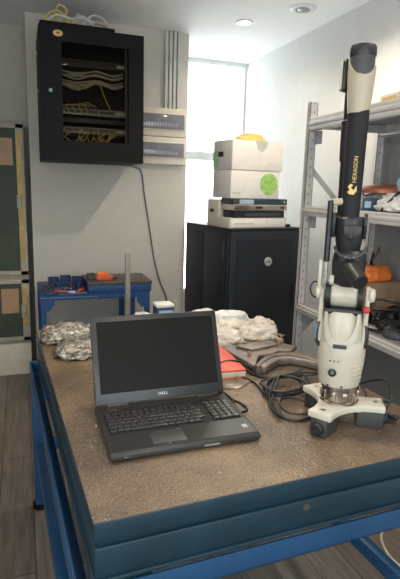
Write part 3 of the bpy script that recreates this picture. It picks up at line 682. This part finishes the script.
obj('shoulder_drum', B().lathe([(0, 0), (.029, 0), (.031, .003), (.031, .062), (.029, .065), (0, .065)], T(-.041, 0, .372) @ Matrix.Rotation(PI/2, 4, 'Y'), 36), 'arm', t)
for x in (-.054, .024): obj('drum_band', B().lathe([(0, 0), (.036, 0), (.036, .013), (0, .013)], T(x, 0, .370) @ Matrix.Rotation(PI/2, 4, 'Y'), 36), 'blk', t)
obj('saddle', B().bx((-.052, -.038, .326), (.036, .036, .342), .006), 'blk', t)
obj('release_button', B().lathe([(0, 0), (.006, 0), (.009, .004), (.009, .008), (.006, .012), (0, .013)], T(.047, -.030, .345) @ Matrix.Rotation(PI/2, 4, 'X')), 'redp', t)
# lower joint with end cap
lj = obj('lower_joint', B().lathe([(0, .395), (.026, .395), (.034, .402), (.040, .43), (.041, .455), (.038, .478), (.030, .486), (0, .486)], T(-.004, 0, 0), 36, sy=.9), 'gcap', t)
obj('motor_barrel', B().cyl((-.006, -.012, .450), (.024, -.075, .421), .027, .0185, 32), 'gcap', lj)
obj('end_cap', B().cyl((.0235, -.0745, .4212), (.0265, -.080, .4185), .0195, .0195, 32, .002), 'blk', lj)
obj('collar_strap', B().tube([(-.040, -.012, .492), (-.030, -.030, .478), (-.004, -.040, .470), (.022, -.030, .478), (.033, -.012, .494)], .0042, 8), 'dgrey', lj)
for x in (-.012, .006): obj('bolt', B().cyl((x, -.038, .474), (x, -.0455, .473), .0026), 'steel', lj)
obj('lug', B().lathe([(0, 0), (.012, 0), (.012, .01), (0, .01)], T(-.036, -.018, .410) @ Matrix.Rotation(-PI/2, 4, 'Y')), 'armw', lj)
uj = obj('upper_joint', B().lathe([(0, .478), (.025, .478), (.029, .488), (.033, .515), (.037, .55), (.0365, .562), (.030, .567), (0, .567)], T(-.009, 0, 0), 36, sy=.9), 'blk', t)
for s in (-1, 1):
    obj('fork_cheek', B().prism([(-.014, .515), (.014, .515), (.020, .55), (.017, .576), (-.017, .576), (-.020, .55)], -.004, .004, .002, T(-.010 + s*.037, 0, 0) @ Matrix(((0, 0, 1, 0), (1, 0, 0, 0), (0, 1, 0, 0), (0, 0, 0, 1)))), 'gcap', uj)
obj('joint_cover', B().prism([(-.024, .548), (.020, .548), (.018, .525), (.002, .513), (-.006, .511), (-.022, .525)], .027, .038, .003, T(0, 0, 0) @ Matrix(((1, 0, 0, 0), (0, 0, -1, 0), (0, 1, 0, 0), (0, 0, 0, 1)))), 'gcap', uj)
obj('pin', B().cyl((-.005, -.036, .522), (-.005, -.0400, .522), .003), 'dgrey', uj)
# long upper tube
TX = -.0115
mt = obj('upper_tube', B().lathe([(0, .555), (.0215, .555), (.0225, .57), (.0245, .81), (.0245, .815), (0, .815)], T(TX, 0, 0), 40), 'matt', t)
text('arm_lettering', 'HEXAGON', .0132, 'gold', mt, T(TX+.004, -.0250, .679) @ FR @ Matrix.Rotation(PI/2, 4, 'Z'), .0009, .95)
obj('logo', B().prism([(-.010, .006), (-.004, .013), (.002, .0095), (-.003, .003), (.0035, -.002), (.010, .009), (.011, -.004), (.004, -.013), (-.006, -.0115), (-.011, -.006), (-.005, -.003)], 0, .002, 0, T(TX, -.0232, .633) @ FR), 'gold', mt)
# elbow on top
b = B(); tb = bmesh.new(); n = 40; rings = []
for k in range(9):
    v = k / 8; ring = []
    for i in range(n):
        a = 2*PI*i/n
        ztop = .925 - .034 * max(0., -math.sin(a))**1.5 - .012 * max(0, math.cos(a))
        z = .808 + (ztop - .808) * v
        r = .0245 + (.0315 - .0245) * min(1, (z - .808)/.085)**.8
        ring.append(tb.verts.new((TX - .001 + r*math.cos(a), r*math.sin(a), z)))
    rings.append(ring)
inner = [tb.verts.new((TX - .001 + .027*math.cos(2*PI*i/n), .027*math.sin(2*PI*i/n), rings[-1][i].co.z)) for i in range(n)]
rings.append(inner)
for a, c in zip(rings, rings[1:]):
    for i in range(n): tb.faces.new((a[i], a[(i+1) % n], c[(i+1) % n], c[i]))
tb.faces.new(rings[0][::-1]); bmesh.ops.recalc_face_normals(tb, faces=tb.faces); b._merge(tb)
el = obj('elbow_shell', b, 'beige', t)
obj('shell_seam', B().lathe([(.0262, .842), (.0272, .8425), (.0272, .8435), (.0262, .844), (.0262, .842)], T(TX-.001, 0, 0), 40), 'cream', el)
cp = obj('elbow_core', B().lathe([(0, .85), (.0275, .85), (.0280, .937), (0, .937)], T(TX-.001, 0, 0), 40), 'dgrey', t)
obj('elbow_cap', B().lathe([(.0, .934), (.0295, .934), (.0303, .938), (.0298, .951), (.0275, .957), (.020, .9585), (0, .959)], T(TX-.001, 0, 0), 40), 'gcap', cp)
# folded forearm behind
fa = obj('forearm_tube', B().cyl((-.030, .056, .865), (-.026, .056, .56), .0185, .0185, 28), 'blk', t)
obj('forearm_sleeve', B().cyl((-.029, .056, .80), (-.027, .056, .70), .0225, .0225, 28, .003), 'gcap', fa)
obj('forearm_link', B().cyl((TX, .0, .89), (-.030, .056, .865), .018, .018, 24, .003), 'blk', t)
wr = obj('wrist_unit', B().box((-.050, .035, .900), (.012, .034, .072), .004), 'blk', t)
obj('wrist_panel', B().box((-.059, .035, .899), (.007, .030, .066), .003), 'armw', wr)
obj('green_lamp', B().cyl((-.052, .018, .932), (-.052, .0165, .932), .003), 'ygreen', wr)
# balance strut on the left
st = obj('balance_strut', B().cyl((-.0580, -.016, .455), (-.0580, -.016, .606), .0075, .0075, 20, .002), 'blk', t)
obj('strut_rod', B().cyl((-.0560, -.014, .385), (-.0565, -.016, .455), .0028), 'steel', st)
obj('strut_rod', B().cyl((-.0610, -.014, .385), (-.0590, -.016, .455), .0022), 'steel', st)
obj('strut_bracket', B().cyl((-.060, -.014, .600), (-.028, -.004, .603), .0085, .0085, 20, .002), 'beige', st)
obj('strut_socket', B().bx((-.0755, -.022, .385), (-.0665, -.002, .458), .003), 'arm', st)
obj('cable_loop', B().tube([(-.070, -.012, .398), (-.084, -.014, .402), (-.092, -.016, .386), (-.086, -.016, .366), (-.074, -.014, .362)], .0022, 8, 5), 'blk', t)
for z, x in ((.045, .125), (.028, .12)): obj('cable_plug', B().cyl((x, .055, z), (x+.028, .035, z), .0085, .007, 16, .002), 'blk', t)
obj('status_block', B().box((.118, .018, .10), (.016, .02, .012), .002), 'blk', t)

def settle(o):
    for c in o.children:
        if c.data: c.data.transform(Matrix.Scale(1.047, 4) @ T(0, 0, -.0282))
        settle(c)
settle(t)

# cables on the table
def cable(pts, r, l, m='blk', z=None): return tag(obj('cable', B().tube([(x, y, (zz[0] if zz else TZ + r)) for x, y, *zz in pts], r, 8, 6), m), l, 'cable')
cz = TZ + .005
coil = [(.655, .63)]
pts = [(.90, 1.44, cz+.02), (.86, 1.455, cz), (.80, 1.44, cz), (.735, 1.39, cz+.002), (.69, 1.335, cz+.004), (.69, 1.295, cz+.006), (.74, 1.275, cz+.006), (.80, 1.285, cz+.008), (.845, 1.325, cz+.01), (.84, 1.385, cz+.012), (.79, 1.40, cz+.014), (.735, 1.37, cz+.016), (.70, 1.31, cz+.018), (.715, 1.27, cz+.018), (.77, 1.265, cz+.016), (.815, 1.30, cz+.02), (.82, 1.355, cz+.022), (.78, 1.385, cz+.024), (.73, 1.345, cz+.022), (.675, 1.255, cz+.01), (.662, 1.20, cz), (.668, 1.155, cz), (.705, 1.128, cz), (.755, 1.15, cz+.002), (.775, 1.20, cz+.006), (.755, 1.24, cz+.012), (.71, 1.245, cz+.014), (.685, 1.21, cz+.012), (.69, 1.165, cz+.008), (.735, 1.145, cz+.008), (.785, 1.185, cz+.006), (.84, 1.28, cz+.016), (.86, 1.36, cz+.02)]
tag(obj('cable', B().tube(pts, .0040, 8, 6), 'blk'), 'thick black cable coiled in loops beside the measuring arm base', 'cable')
rj = random.Random(3)
pts2 = [(.955, 1.395, cz+.012)] + [(x + .016*math.sin(1.3*i) + rj.uniform(-.008, .008), y + .014*math.cos(1.1*i) + rj.uniform(-.006, .006), z + .007) for i, (x, y, z) in enumerate(pts[3:22])] + [(.70, 1.40, cz), (.68, 1.47, cz), (.69, 1.53, cz)]
tag(obj('cable', B().tube(pts2, .0034, 8, 6), 'blk'), 'thinner black cable tangled over the coil beside the arm base', 'cable')
cable([(.660, 1.665), (.69, 1.62), (.715, 1.555, TZ+.012), (.735, 1.475), (.785, 1.425, cz+.004), (.86, 1.43, cz+.012), (.95, 1.40, cz+.01), (.965, 1.34)], .004, 'black cable running from the red folder across to the coiled cable')
cable([(.556, 1.255), (.575, 1.300), (.574, 1.355), (.555, 1.39), (.55, 1.44), (.58, 1.48, TZ+.012)], .0034, 'thin black cable behind the right edge of the laptop')
cable([(.552, 1.22), (.572, 1.225), (.592, 1.235), (.594, 1.27), (.575, 1.315), (.54, 1.36)], .0032, 'black power lead plugged into the side of the laptop')
cable([(.60, 1.52, TZ+.034), (.66, 1.56, TZ+.034), (.70, 1.53, TZ+.034), (.72, 1.495, TZ+.010), (.745, 1.45)], .003, 'thin black cable lying over the red folder')
cable([(.905, 1.115, TZ+.03), (.93, 1.15, TZ+.05), (.935, 1.20, TZ+.075), (.955, 1.27, TZ+.06), (.965, 1.32, TZ+.02), (.94, 1.35)], .0036, 'black cable arching up behind the arm base')
cable([(.925, 1.05, TZ+.045), (.955, 1.07, TZ+.075), (.985, 1.14, TZ+.09), (.97, 1.22, TZ+.05), (.93, 1.27), (.87, 1.29)], .0036, 'black cable looping from the right foot of the measuring arm')

# bags of hardware, left
def partsbag(c, d, rz, l, seed):
    t = thing('hardware_bag', l, 'plastic bag', c, rz)
    pt = obj('hardware', B().blob((0, 0, .001), d, .16, 2.6, seed, 5, .3, .25), 'parts', t); pt['kind'] = 'stuff'
    b = B(); rnd = random.Random(seed)
    for i in range(90):
        a = rnd.random()*2*PI; r = math.sqrt(rnd.random())*.85
        x, y = r*math.cos(a)*d[0]/2, r*math.sin(a)*d[1]/2; z = d[2]*(.28 + .62*math.sqrt(max(0, 1-r*r)))
        b.box((x, y, z), (rnd.uniform(.008, .02), .007, .007), .001, (rnd.random()*3, rnd.random()*3, rnd.random()*3), 1)
    sc = obj('loose_pieces', b, 'steelw', t); sc['kind'] = 'stuff'
    b = B().blob((0, 0, 0), (d[0]*1.06, d[1]*1.06, d[2]*1.12), .17, 2.6, seed, 5, .3, .25)
    obj('plastic_film', b, 'clear', t)
    obj('bag_hem', B().prism([(-d[0]*.5, -.02), (-d[0]*.42, -.035), (-d[0]*.42, .045), (-d[0]*.5, .03), (-d[0]*.60, .05), (-d[0]*.62, -.04)], .008, .0095), 'clear', t)
    return t
def onT(x, y): return (x, y, TZ)
partsbag(onT(.175, 1.865), (.165, .15, .045), .9, 'clear bag of metal pieces nearest the left table edge', 1)
partsbag(onT(.155, 2.06), (.19, .17, .06), .4, 'clear bag of metal pieces at the far left corner of the table', 2)
def wbag(c, d, rz, l, seed, m='bag', z=TZ, amp=.15):
    t = thing('poly_bag', l, 'plastic bag', (c[0], c[1], z), rz)
    obj('body', B().blob((0, 0, 0), d, amp, 2.1, seed, 5, .3, .45), m, t)
    b = B(); n = 9; tb = bmesh.new(); top = []; bot = []
    for i in range(n):
        u = i/(n-1)*2-1; x = d[0]*.46; w = d[1]*(.20 + 0.14)
        top.append(tb.verts.new((x, u*d[1]*.22, d[2]*.42 + .004*math.sin(i*2)))); bot.append(tb.verts.new((x + d[0]*.12 + .008*math.sin(i*1.7+seed), u*d[1]*.36, d[2]*.30 + .008*math.sin(i*2.3+seed))))
    for i in range(n-1): tb.faces.new((top[i], top[i+1], bot[i+1], bot[i]))
    bmesh.ops.solidify(tb, geom=tb.faces[:], thickness=.002); b._merge(tb)
    obj('bag_neck', b, m, t)
wbag((.315, 2.10), (.16, .11, .05), .3, 'pale bag behind the clear hardware bags, left of the steel post', 11, 'bagw')
wbag((.36, 2.18), (.13, .09, .045), 2.6, 'flat pale bag lying at the foot of the steel post', 12, 'bagw')
wbag((.69, 2.03), (.17, .11, .06), 3.0, 'crumpled white bag peeking out behind the laptop lid', 13)
wbag((.765, 1.84), (.16, .11, .062), 2.7, 'white bag nearest the red folder in the bag pile', 14)
wbag((.925, 1.86), (.18, .12, .062), .1, 'white bag at the front of the pile behind the steel bracket', 15)
wbag((.83, 1.95), (.20, .11, .068), .25, 'large white bag in the middle of the pile', 16)
wbag((1.0, 1.99), (.13, .12, .055), .5, 'white bag at the right edge of the pile', 17)
wbag((.87, 2.07), (.22, .12, .075), .2, 'bluish-white flat bag, highest at the back of the pile', 18, 'bagw')
wbag((.79, 2.16), (.15, .09, .065), .15, 'white bag at the back left of the pile', 19)
cable([(.64, 2.2, TZ+.0), (.655, 2.19, TZ+.06), (.65, 2.16, TZ+.10), (.635, 2.14, TZ+.125)], .0025, 'short white wire standing up behind the laptop lid', 'wcab')

# steel post
t = thing('steel_post', 'slim upright square steel post at the far edge of the table', 'post', (.432, 2.185, TZ))
obj('tube', B().bx((-.0105, -.0105, .006), (.0105, .0105, .333), .002), 'dull', t); obj('base_flange', B().bx((-.03, -.03, 0), (.03, .03, .006), .002), 'grey', t)
# blue/white box
t = thing('instrument_box', 'dark blue box with a white lid and pale label behind the laptop', 'box', (.565, 2.17, TZ), TR)
obj('body', B().bx((0, 0, 0), (.080, .07, .084), .003), 'bltool', t); obj('lid', B().bx((-.002, -.002, .084), (.082, .072, .098), .003), 'paper', t); obj('label', B().bx((.008, -.003, .044), (.074, -.0005, .070)), 'tealb', t)
wbag((.50, 2.19), (.09, .08, .06), .3, 'small white bag between the steel post and the dark blue box', 20, 'bagw')
# red folder, clear tray
t = thing('red_folder', 'red wedge-shaped folder lying between laptop and steel bracket', 'folder', (.60, 1.47, TZ+.006))
P = [(.0, .0), (.092, -.005), (.105, .18), (.10, .285), (.0, .27)]
obj('pages', B().prism([(x*.985+.001, y*.985+.002) for x, y in P], 0.001, .020, .001), 'cream', t); obj('cover', B().prism(P, .020, .027, .002), 'red', t)
obj('back_cover', B().prism(P, -.003, .001, .001), 'red', t)
t = thing('plastic_tray', 'thin smoky plastic plate with a small peg before the red folder', 'tray', onT(.58, 1.385))
obj('plate', B().prism([(.0, .015), (.055, .0), (.11, .045), (.135, .11), (.0, .085)], 0.0005, .004, .0012), 'tray', t)
obj('peg', B().cyl((.075, .065, .003), (.075, .065, .020), .005), 'bracketl', t)
# steel brackets
t = thing('steel_bracket', 'flat brown machined steel plate in front of the white bags', 'metal part', onT(0, 0))
PA = [(.705, 1.715), (.785, 1.735), (.90, 1.765), (1.0, 1.665), (.945, 1.615), (.90, 1.63), (.86, 1.60), (.80, 1.595), (.745, 1.505), (.735, 1.50)]
obj('plate', B().prism(PA, .012, .030, .003), 'bracket', t)
obj('raised_step', B().prism([(.75, 1.70), (.87, 1.73), (.93, 1.68), (.86, 1.655), (.79, 1.64)], .030, .040, .003), 'bracket', t)
for x, y in ((.73, 1.69), (.95, 1.66), (.76, 1.55)): obj('support_pad', B().cyl((x, y, 0), (x, y, .012), .012), 'bracket', t)
for x, y, r in ((.80, 1.715, .008), (.865, 1.735, .009), (.765, 1.60, .007)): obj('locating_pin', B().cyl((x, y, .028), (x, y, .046), r, n=16, bev=.002), 'bracketl', t)
obj('end_block', B().bx((.935, 1.705, .028), (.962, 1.728, .048), .003), 'bracketl', t)
t = thing('steel_bracket', 'curved brown steel arm with flared ends, nearest the arm base', 'metal part', onT(0, 0))
PC = [(x+.007, y-.009) for x, y in [(.742, 1.500), (.765, 1.485), (.80, 1.515), (.85, 1.55), (.90, 1.548), (.935, 1.515), (.965, 1.465), (.985, 1.475), (.99, 1.51), (.975, 1.56), (.94, 1.605), (.88, 1.618), (.81, 1.59), (.755, 1.535)]]
obj('curved_plate', B().prism(PC, .004, .030, .004), 'bracket', t)
obj('edge_flange', B().tube([(.752, 1.497, .029), (.80, 1.535, .032), (.85, 1.568, .032), (.905, 1.565, .032), (.945, 1.53, .032), (.985, 1.475, .030)], .003, 8, 4), 'bracket', t)
obj('end_tab', B().bx((.738, 1.480, .0), (.758, 1.500, .036), .003), 'bracket', t)

# ---------------------------------------------------------------- grey storage rack
t = thing('storage_rack', 'grey slotted steel shelving rack along the right wall', 'shelving rack', (0, 0, 0))
RY0, RY1 = .62, 2.60
for x in (1.567, 2.035):
    for y in (RY1, RY0):
        b = B(); b.bx((-.024, -.0015, 0), (.024, .0015, 1.96)); b.bx((-.024, -.0015, 0), (-.021, .032, 1.96)); b.bx((.021, -.0015, 0), (.024, .032, 1.96))
        obj('post', b, 'rackhole', t, loc=(x, y, 0))
for i, (z0, z1) in enumerate(((1.805, 1.877), (1.335, 1.388), (.762, .808))):
    for x, s in ((1.552, 1), (2.035, -1)):
        b = B(); h = z1 - z0
        b.bx((x-.012*s, RY0+.004, z0), (x+.02*s, RY1-.004, z0+h*.36), .002); b.bx((x-.018*s, RY0+.004, z0+h*.36), (x+.02*s, RY1-.004, z0+h*.68), .002); b.bx((x-.012*s, RY0+.004, z0+h*.68), (x+.02*s, RY1-.004, z1), .002)
        obj('shelf_beam', b, 'rack', t)
    for y in (RY0+.05, RY1-.05): obj('cross_bar', B().bx((1.574, y-.02, z0+.01), (2.01, y+.02, z1-.02)), 'rackd', t)
    obj('shelf_board', B().bx((1.574, RY0+.01, z1-.018), (2.01, RY1-.01, z1-.002)), 'rackd', t)
    obj('support_bracket', B().bx((1.575, RY1-.05, z0-.07), (1.60, RY1-.01, z0)), 'rackd', t)
def bar(p0, p1, w=.03):
    p0, p1 = Vector(p0), Vector(p1); d = (p1-p0); return B().box((p0+p1)/2, (w, .004, d.length), 0, (0, math.atan2(d.x, d.z), 0))
for y in (RY1+.02, RY0+.02):
    for z0, z1, a, c in ((1.62, 1.17, 1.565, 2.03), (1.06, .60, 2.03, 1.565), (.55, .12, 1.565, 2.03)):
        obj('brace', bar((a, y, z0), (c, y, z1)), 'rack', t)
    for z in (.93, .08): obj('brace', bar((1.565, y+.004, z), (2.03, y+.004, z), .02), 'rack', t)
obj('back_panel', B().bx((2.052, RY0, .10), (2.060, RY1, 1.80)), 'panel', t)
# contents
t = thing('small_carton', 'small cream carton with an amber label on the top shelf', 'box', (1.64, 2.07, 1.876), .0)
obj('body', B().bx((0, -.065, 0), (.10, .065, .055), .003), 'cream', t); obj('label', B().bx((-.002, -.05, .014), (.0005, .045, .042)), 'ambr', t)
MZ = 1.387
t = thing('round_lid', 'round copper-coloured lid lying on packages on the middle shelf', 'lid', (1.80, 2.23, MZ+.092))
obj('dish', B().lathe([(0, .040), (.06, .038), (.105, .030), (.122, .016), (.125, 0), (.118, 0), (.112, .016), (.098, .024), (.06, .032), (0, .034)], None, 40), 'copper', t); obj('rim', B().lathe([(.122, -.006), (.129, -.004), (.129, .006), (.122, .008), (.122, -.006)], None, 40), 'copper', t)
t = thing('wrapped_pack', 'white wrapped package under the copper lid on the middle shelf', 'package', (1.83, 2.26, MZ))
obj('wrap', B().blob((0, 0, 0), (.20, .19, .09), .12, 3, 21, 4, .5, .6), 'paper', t); obj('tape_band', B().bx((-.012, -.088, .0), (.012, .088, .088), .004), 'pvc', t)
t = thing('instrument_box', 'dark teal box with a pale blue label on the middle shelf', 'box', (1.66, 2.15, MZ), -.55)
obj('body', B().bx((-.04, -.03, 0), (.035, .03, .062), .004), 'teal', t); obj('label', B().bx((-.034, -.032, .014), (-.004, -.0295, .046)), 'tealb', t)
t = thing('wrapped_pack', 'crumpled white packing right of the teal box on the middle shelf', 'package', (1.70, 2.00, MZ))
obj('wrap', B().blob((0, 0, 0), (.16, .20, .085), .3, 2.5, 22, 4, .35, .3), 'paper', t); obj('tape_band', B().bx((-.06, -.006, .0), (.04, .006, .07), .004), 'cream', t)
t = thing('wrapped_pack', 'white packing left of the teal box, partly behind the arm', 'package', (1.70, 2.36, MZ))
obj('wrap', B().blob((0, 0, 0), (.16, .18, .09), .28, 2.5, 23, 4, .35, .3), 'paper', t); obj('tape_band', B().bx((-.04, -.006, .0), (.04, .006, .07), .004), 'cream', t)
t = thing('blue_roll', 'sky-blue wrapped roll at the photo\'s right edge of the middle shelf', 'roll', (1.84, 2.10, MZ))
obj('wrap', B().lathe([(0, 0), (.055, 0), (.058, .01), (.058, .15), (.05, .165), (0, .165)], None, 24), 'skyb', t); obj('core', B().cyl((0, 0, .16), (0, 0, .172), .02), 'card', t)
tag(obj('shelf_cable', B().tube([(1.62, 2.02, MZ+.006), (1.63, 1.98, MZ+.05), (1.67, 1.96, MZ+.095), (1.74, 1.97, MZ+.10), (1.80, 2.03, MZ+.09)], .006, 8, 5), 'blk'), 'black cable draped over the white packing on the middle shelf', 'cable')
BZ = .807
t = thing('carton', 'brown cardboard carton at the back of the lower rack shelf', 'cardboard box', (1.78, 2.25, BZ))
obj('body', B().bx((0, 0, 0), (.22, .18, .181), .004), 'brown', t); obj('flap', B().bx((0.002, .002, .181), (.218, .088, .185)), 'brown', t); obj('flap', B().bx((0.002, .092, .181), (.218, .178, .185)), 'brown', t); obj('printed_label', B().bx((.05, -.002, .03), (.17, .0005, .09)), 'tan', t)
t = thing('orange_bag', 'bright orange bag with a clear top on the brown carton', 'plastic bag', (1.865, 2.325, BZ+.185), .1)
obj('filling', B().blob((0, 0, 0), (.19, .11, .085), .12, 2.5, 31, 4, .4, .5), 'orange', t)
obj('clear_top', B().prism([(-.05, .07), (.06, .07), (.035, .14), (.01, .19), (-.005, .135), (-.03, .165)], -.004, .004, .002, FR), 'clear', t)
rnd = random.Random(5)
for x, y, sx, sy, sz, l in ((1.66, 2.15, .16, .10, .06, 'black power adapter nearest the measuring arm on the lower shelf'), (1.76, 2.10, .14, .12, .07, 'black gearbox-like unit in the middle of the lower shelf clutter'), (1.70, 1.97, .13, .11, .055, 'black rounded housing at the front edge of the lower shelf'), (1.86, 2.12, .15, .10, .075, 'black housing in front of the brown carton'), (1.82, 1.97, .12, .14, .08, 'black lumpy unit at the photo\'s right edge of the lower shelf')):
    t = thing('black_device', l, 'device', (x, y, BZ), rnd.uniform(-.6, .6))
    obj('housing', B().blob((0, 0, 0), (sx, sy, sz), .2, 2., rnd.randint(1, 99), 4, .45, .5), 'gcap' if sz < .06 else 'blk', t)
    obj('connector', B().cyl((sx*.3, 0, sz*.45), (sx*.62, .02, sz*.3), .014, .011, 16, .002), 'dgrey', t)
    obj('rib', B().box((0, 0, sz*.86), (sx*.4, .012, .016), .003), 'dgrey', t)
def scab(pts, l): tag(obj('shelf_cable', B().tube([(x, y, BZ+z) for x, y, z in pts], .007, 8, 5), 'blk'), l, 'cable')
scab([(1.60, 2.32, .008), (1.62, 2.2, .05), (1.68, 2.12, .075), (1.76, 2.04, .085), (1.84, 2.0, .09)], 'black cable lying over the black devices on the lower shelf')
scab([(1.60, 2.10, .010), (1.585, 2.02, .012), (1.61, 1.93, .012), (1.66, 1.90, .02), (1.70, 1.88, .03)], 'black cable along the front edge of the lower shelf')
scab([(1.72, 2.22, .03), (1.79, 2.2, .10), (1.86, 2.14, .095), (1.90, 2.06, .1), (1.92, 2.0, .1)], 'black cable bunched in front of the brown carton')
scab([(1.58, 2.27, .008), (1.60, 2.20, .03), (1.64, 2.24, .045), (1.68, 2.30, .02), (1.66, 2.36, .01)], 'black cable loop at the left end of the lower shelf')
t = thing('paper_sheet', 'white folded sheet at the front of the lower rack shelf', 'paper', (1.60, 2.05, BZ), .1)
obj('sheet', B().bx((0, -.05, .0005), (.055, .05, .003)), 'paper', t); obj('folded_leaf', B().bx((.0, -.045, .004), (.05, .045, .006)), 'paper', t)
t = thing('computer_mouse', 'dark mouse-shaped hand unit on the front beam of the lower shelf', 'device', (1.63, 1.86, BZ), .3)
obj('shell', B().blob((0, 0, 0), (.07, .11, .04), .02, 1, 3, 4, .3), 'dgrey', t); obj('wheel', B().cyl((-.004, -.03, .034), (.004, -.03, .034), .008), 'blk', t)
# floor items
tag(obj('floor_cable', B().tube([(1.46, 1.60, .006), (1.42, 1.56, .006), (1.395, 1.51, .006), (1.38, 1.45, .006), (1.39, 1.39, .006), (1.45, 1.35, .006), (1.55, 1.36, .006)], .006, 8, 5), 'beigec'), 'beige cable curling on the floor under the rack', 'cable')

# ---------------------------------------------------------------- light and camera
w = bpy.data.worlds.new('World'); bpy.context.scene.world = w; w.use_nodes = True
bg = w.node_tree.nodes['Background']; bg.inputs[0].default_value = (.90, .965, 1.0, 1); bg.inputs[1].default_value = 5.0
def portal(x, y, z, sx, sz, rx):
    l = bpy.data.lights.new('window_portal', 'AREA'); l.shape = 'RECTANGLE'; l.size = sx; l.size_y = sz; l.cycles.is_portal = True
    o = bpy.data.objects.new('window_portal', l); COL.objects.link(o); o.location = (x, y, z); o.rotation_euler = (rx, 0, 0); return o
portal(1.67, WY+.07, 1.55, .8, 2.2, -PI/2)
portal(.15, YR-.12, 1.48, 2.9, 1.25, PI/2)  # sky light through the added rear window
portal(XL-.12, (LY0+LY1)/2, (LZ0+LZ1)/2, LY1-LY0, LZ1-LZ0, 0).rotation_euler = Euler((PI/2, 0, -PI/2))  # sky light through the added left window
cam = bpy.data.cameras.new('Camera'); co = bpy.data.objects.new('Camera', cam); COL.objects.link(co)
cam.sensor_fit = 'AUTO'; cam.sensor_width = 36; cam.lens = 36 * 505.66 / 579; cam.clip_start = .02
R = Matrix(((0.944178231172058, -0.3282185040461384, 0.028285709864148894), (0.03882564860261529, 0.1961282895124743, 0.9798092993350783), (-0.3271391703715561, -0.9240164001004668, 0.1979233577776607)))
co.matrix_world = Matrix.Translation((0, 0, TZ + .62713)) @ R.transposed().to_4x4()
sc = bpy.context.scene; sc.camera = co
sc.view_settings.view_transform = 'Standard'; sc.view_settings.look = 'None'; sc.view_settings.gamma = 1; sc.view_settings.use_curve_mapping = False
sc.view_settings.exposure = 0.55
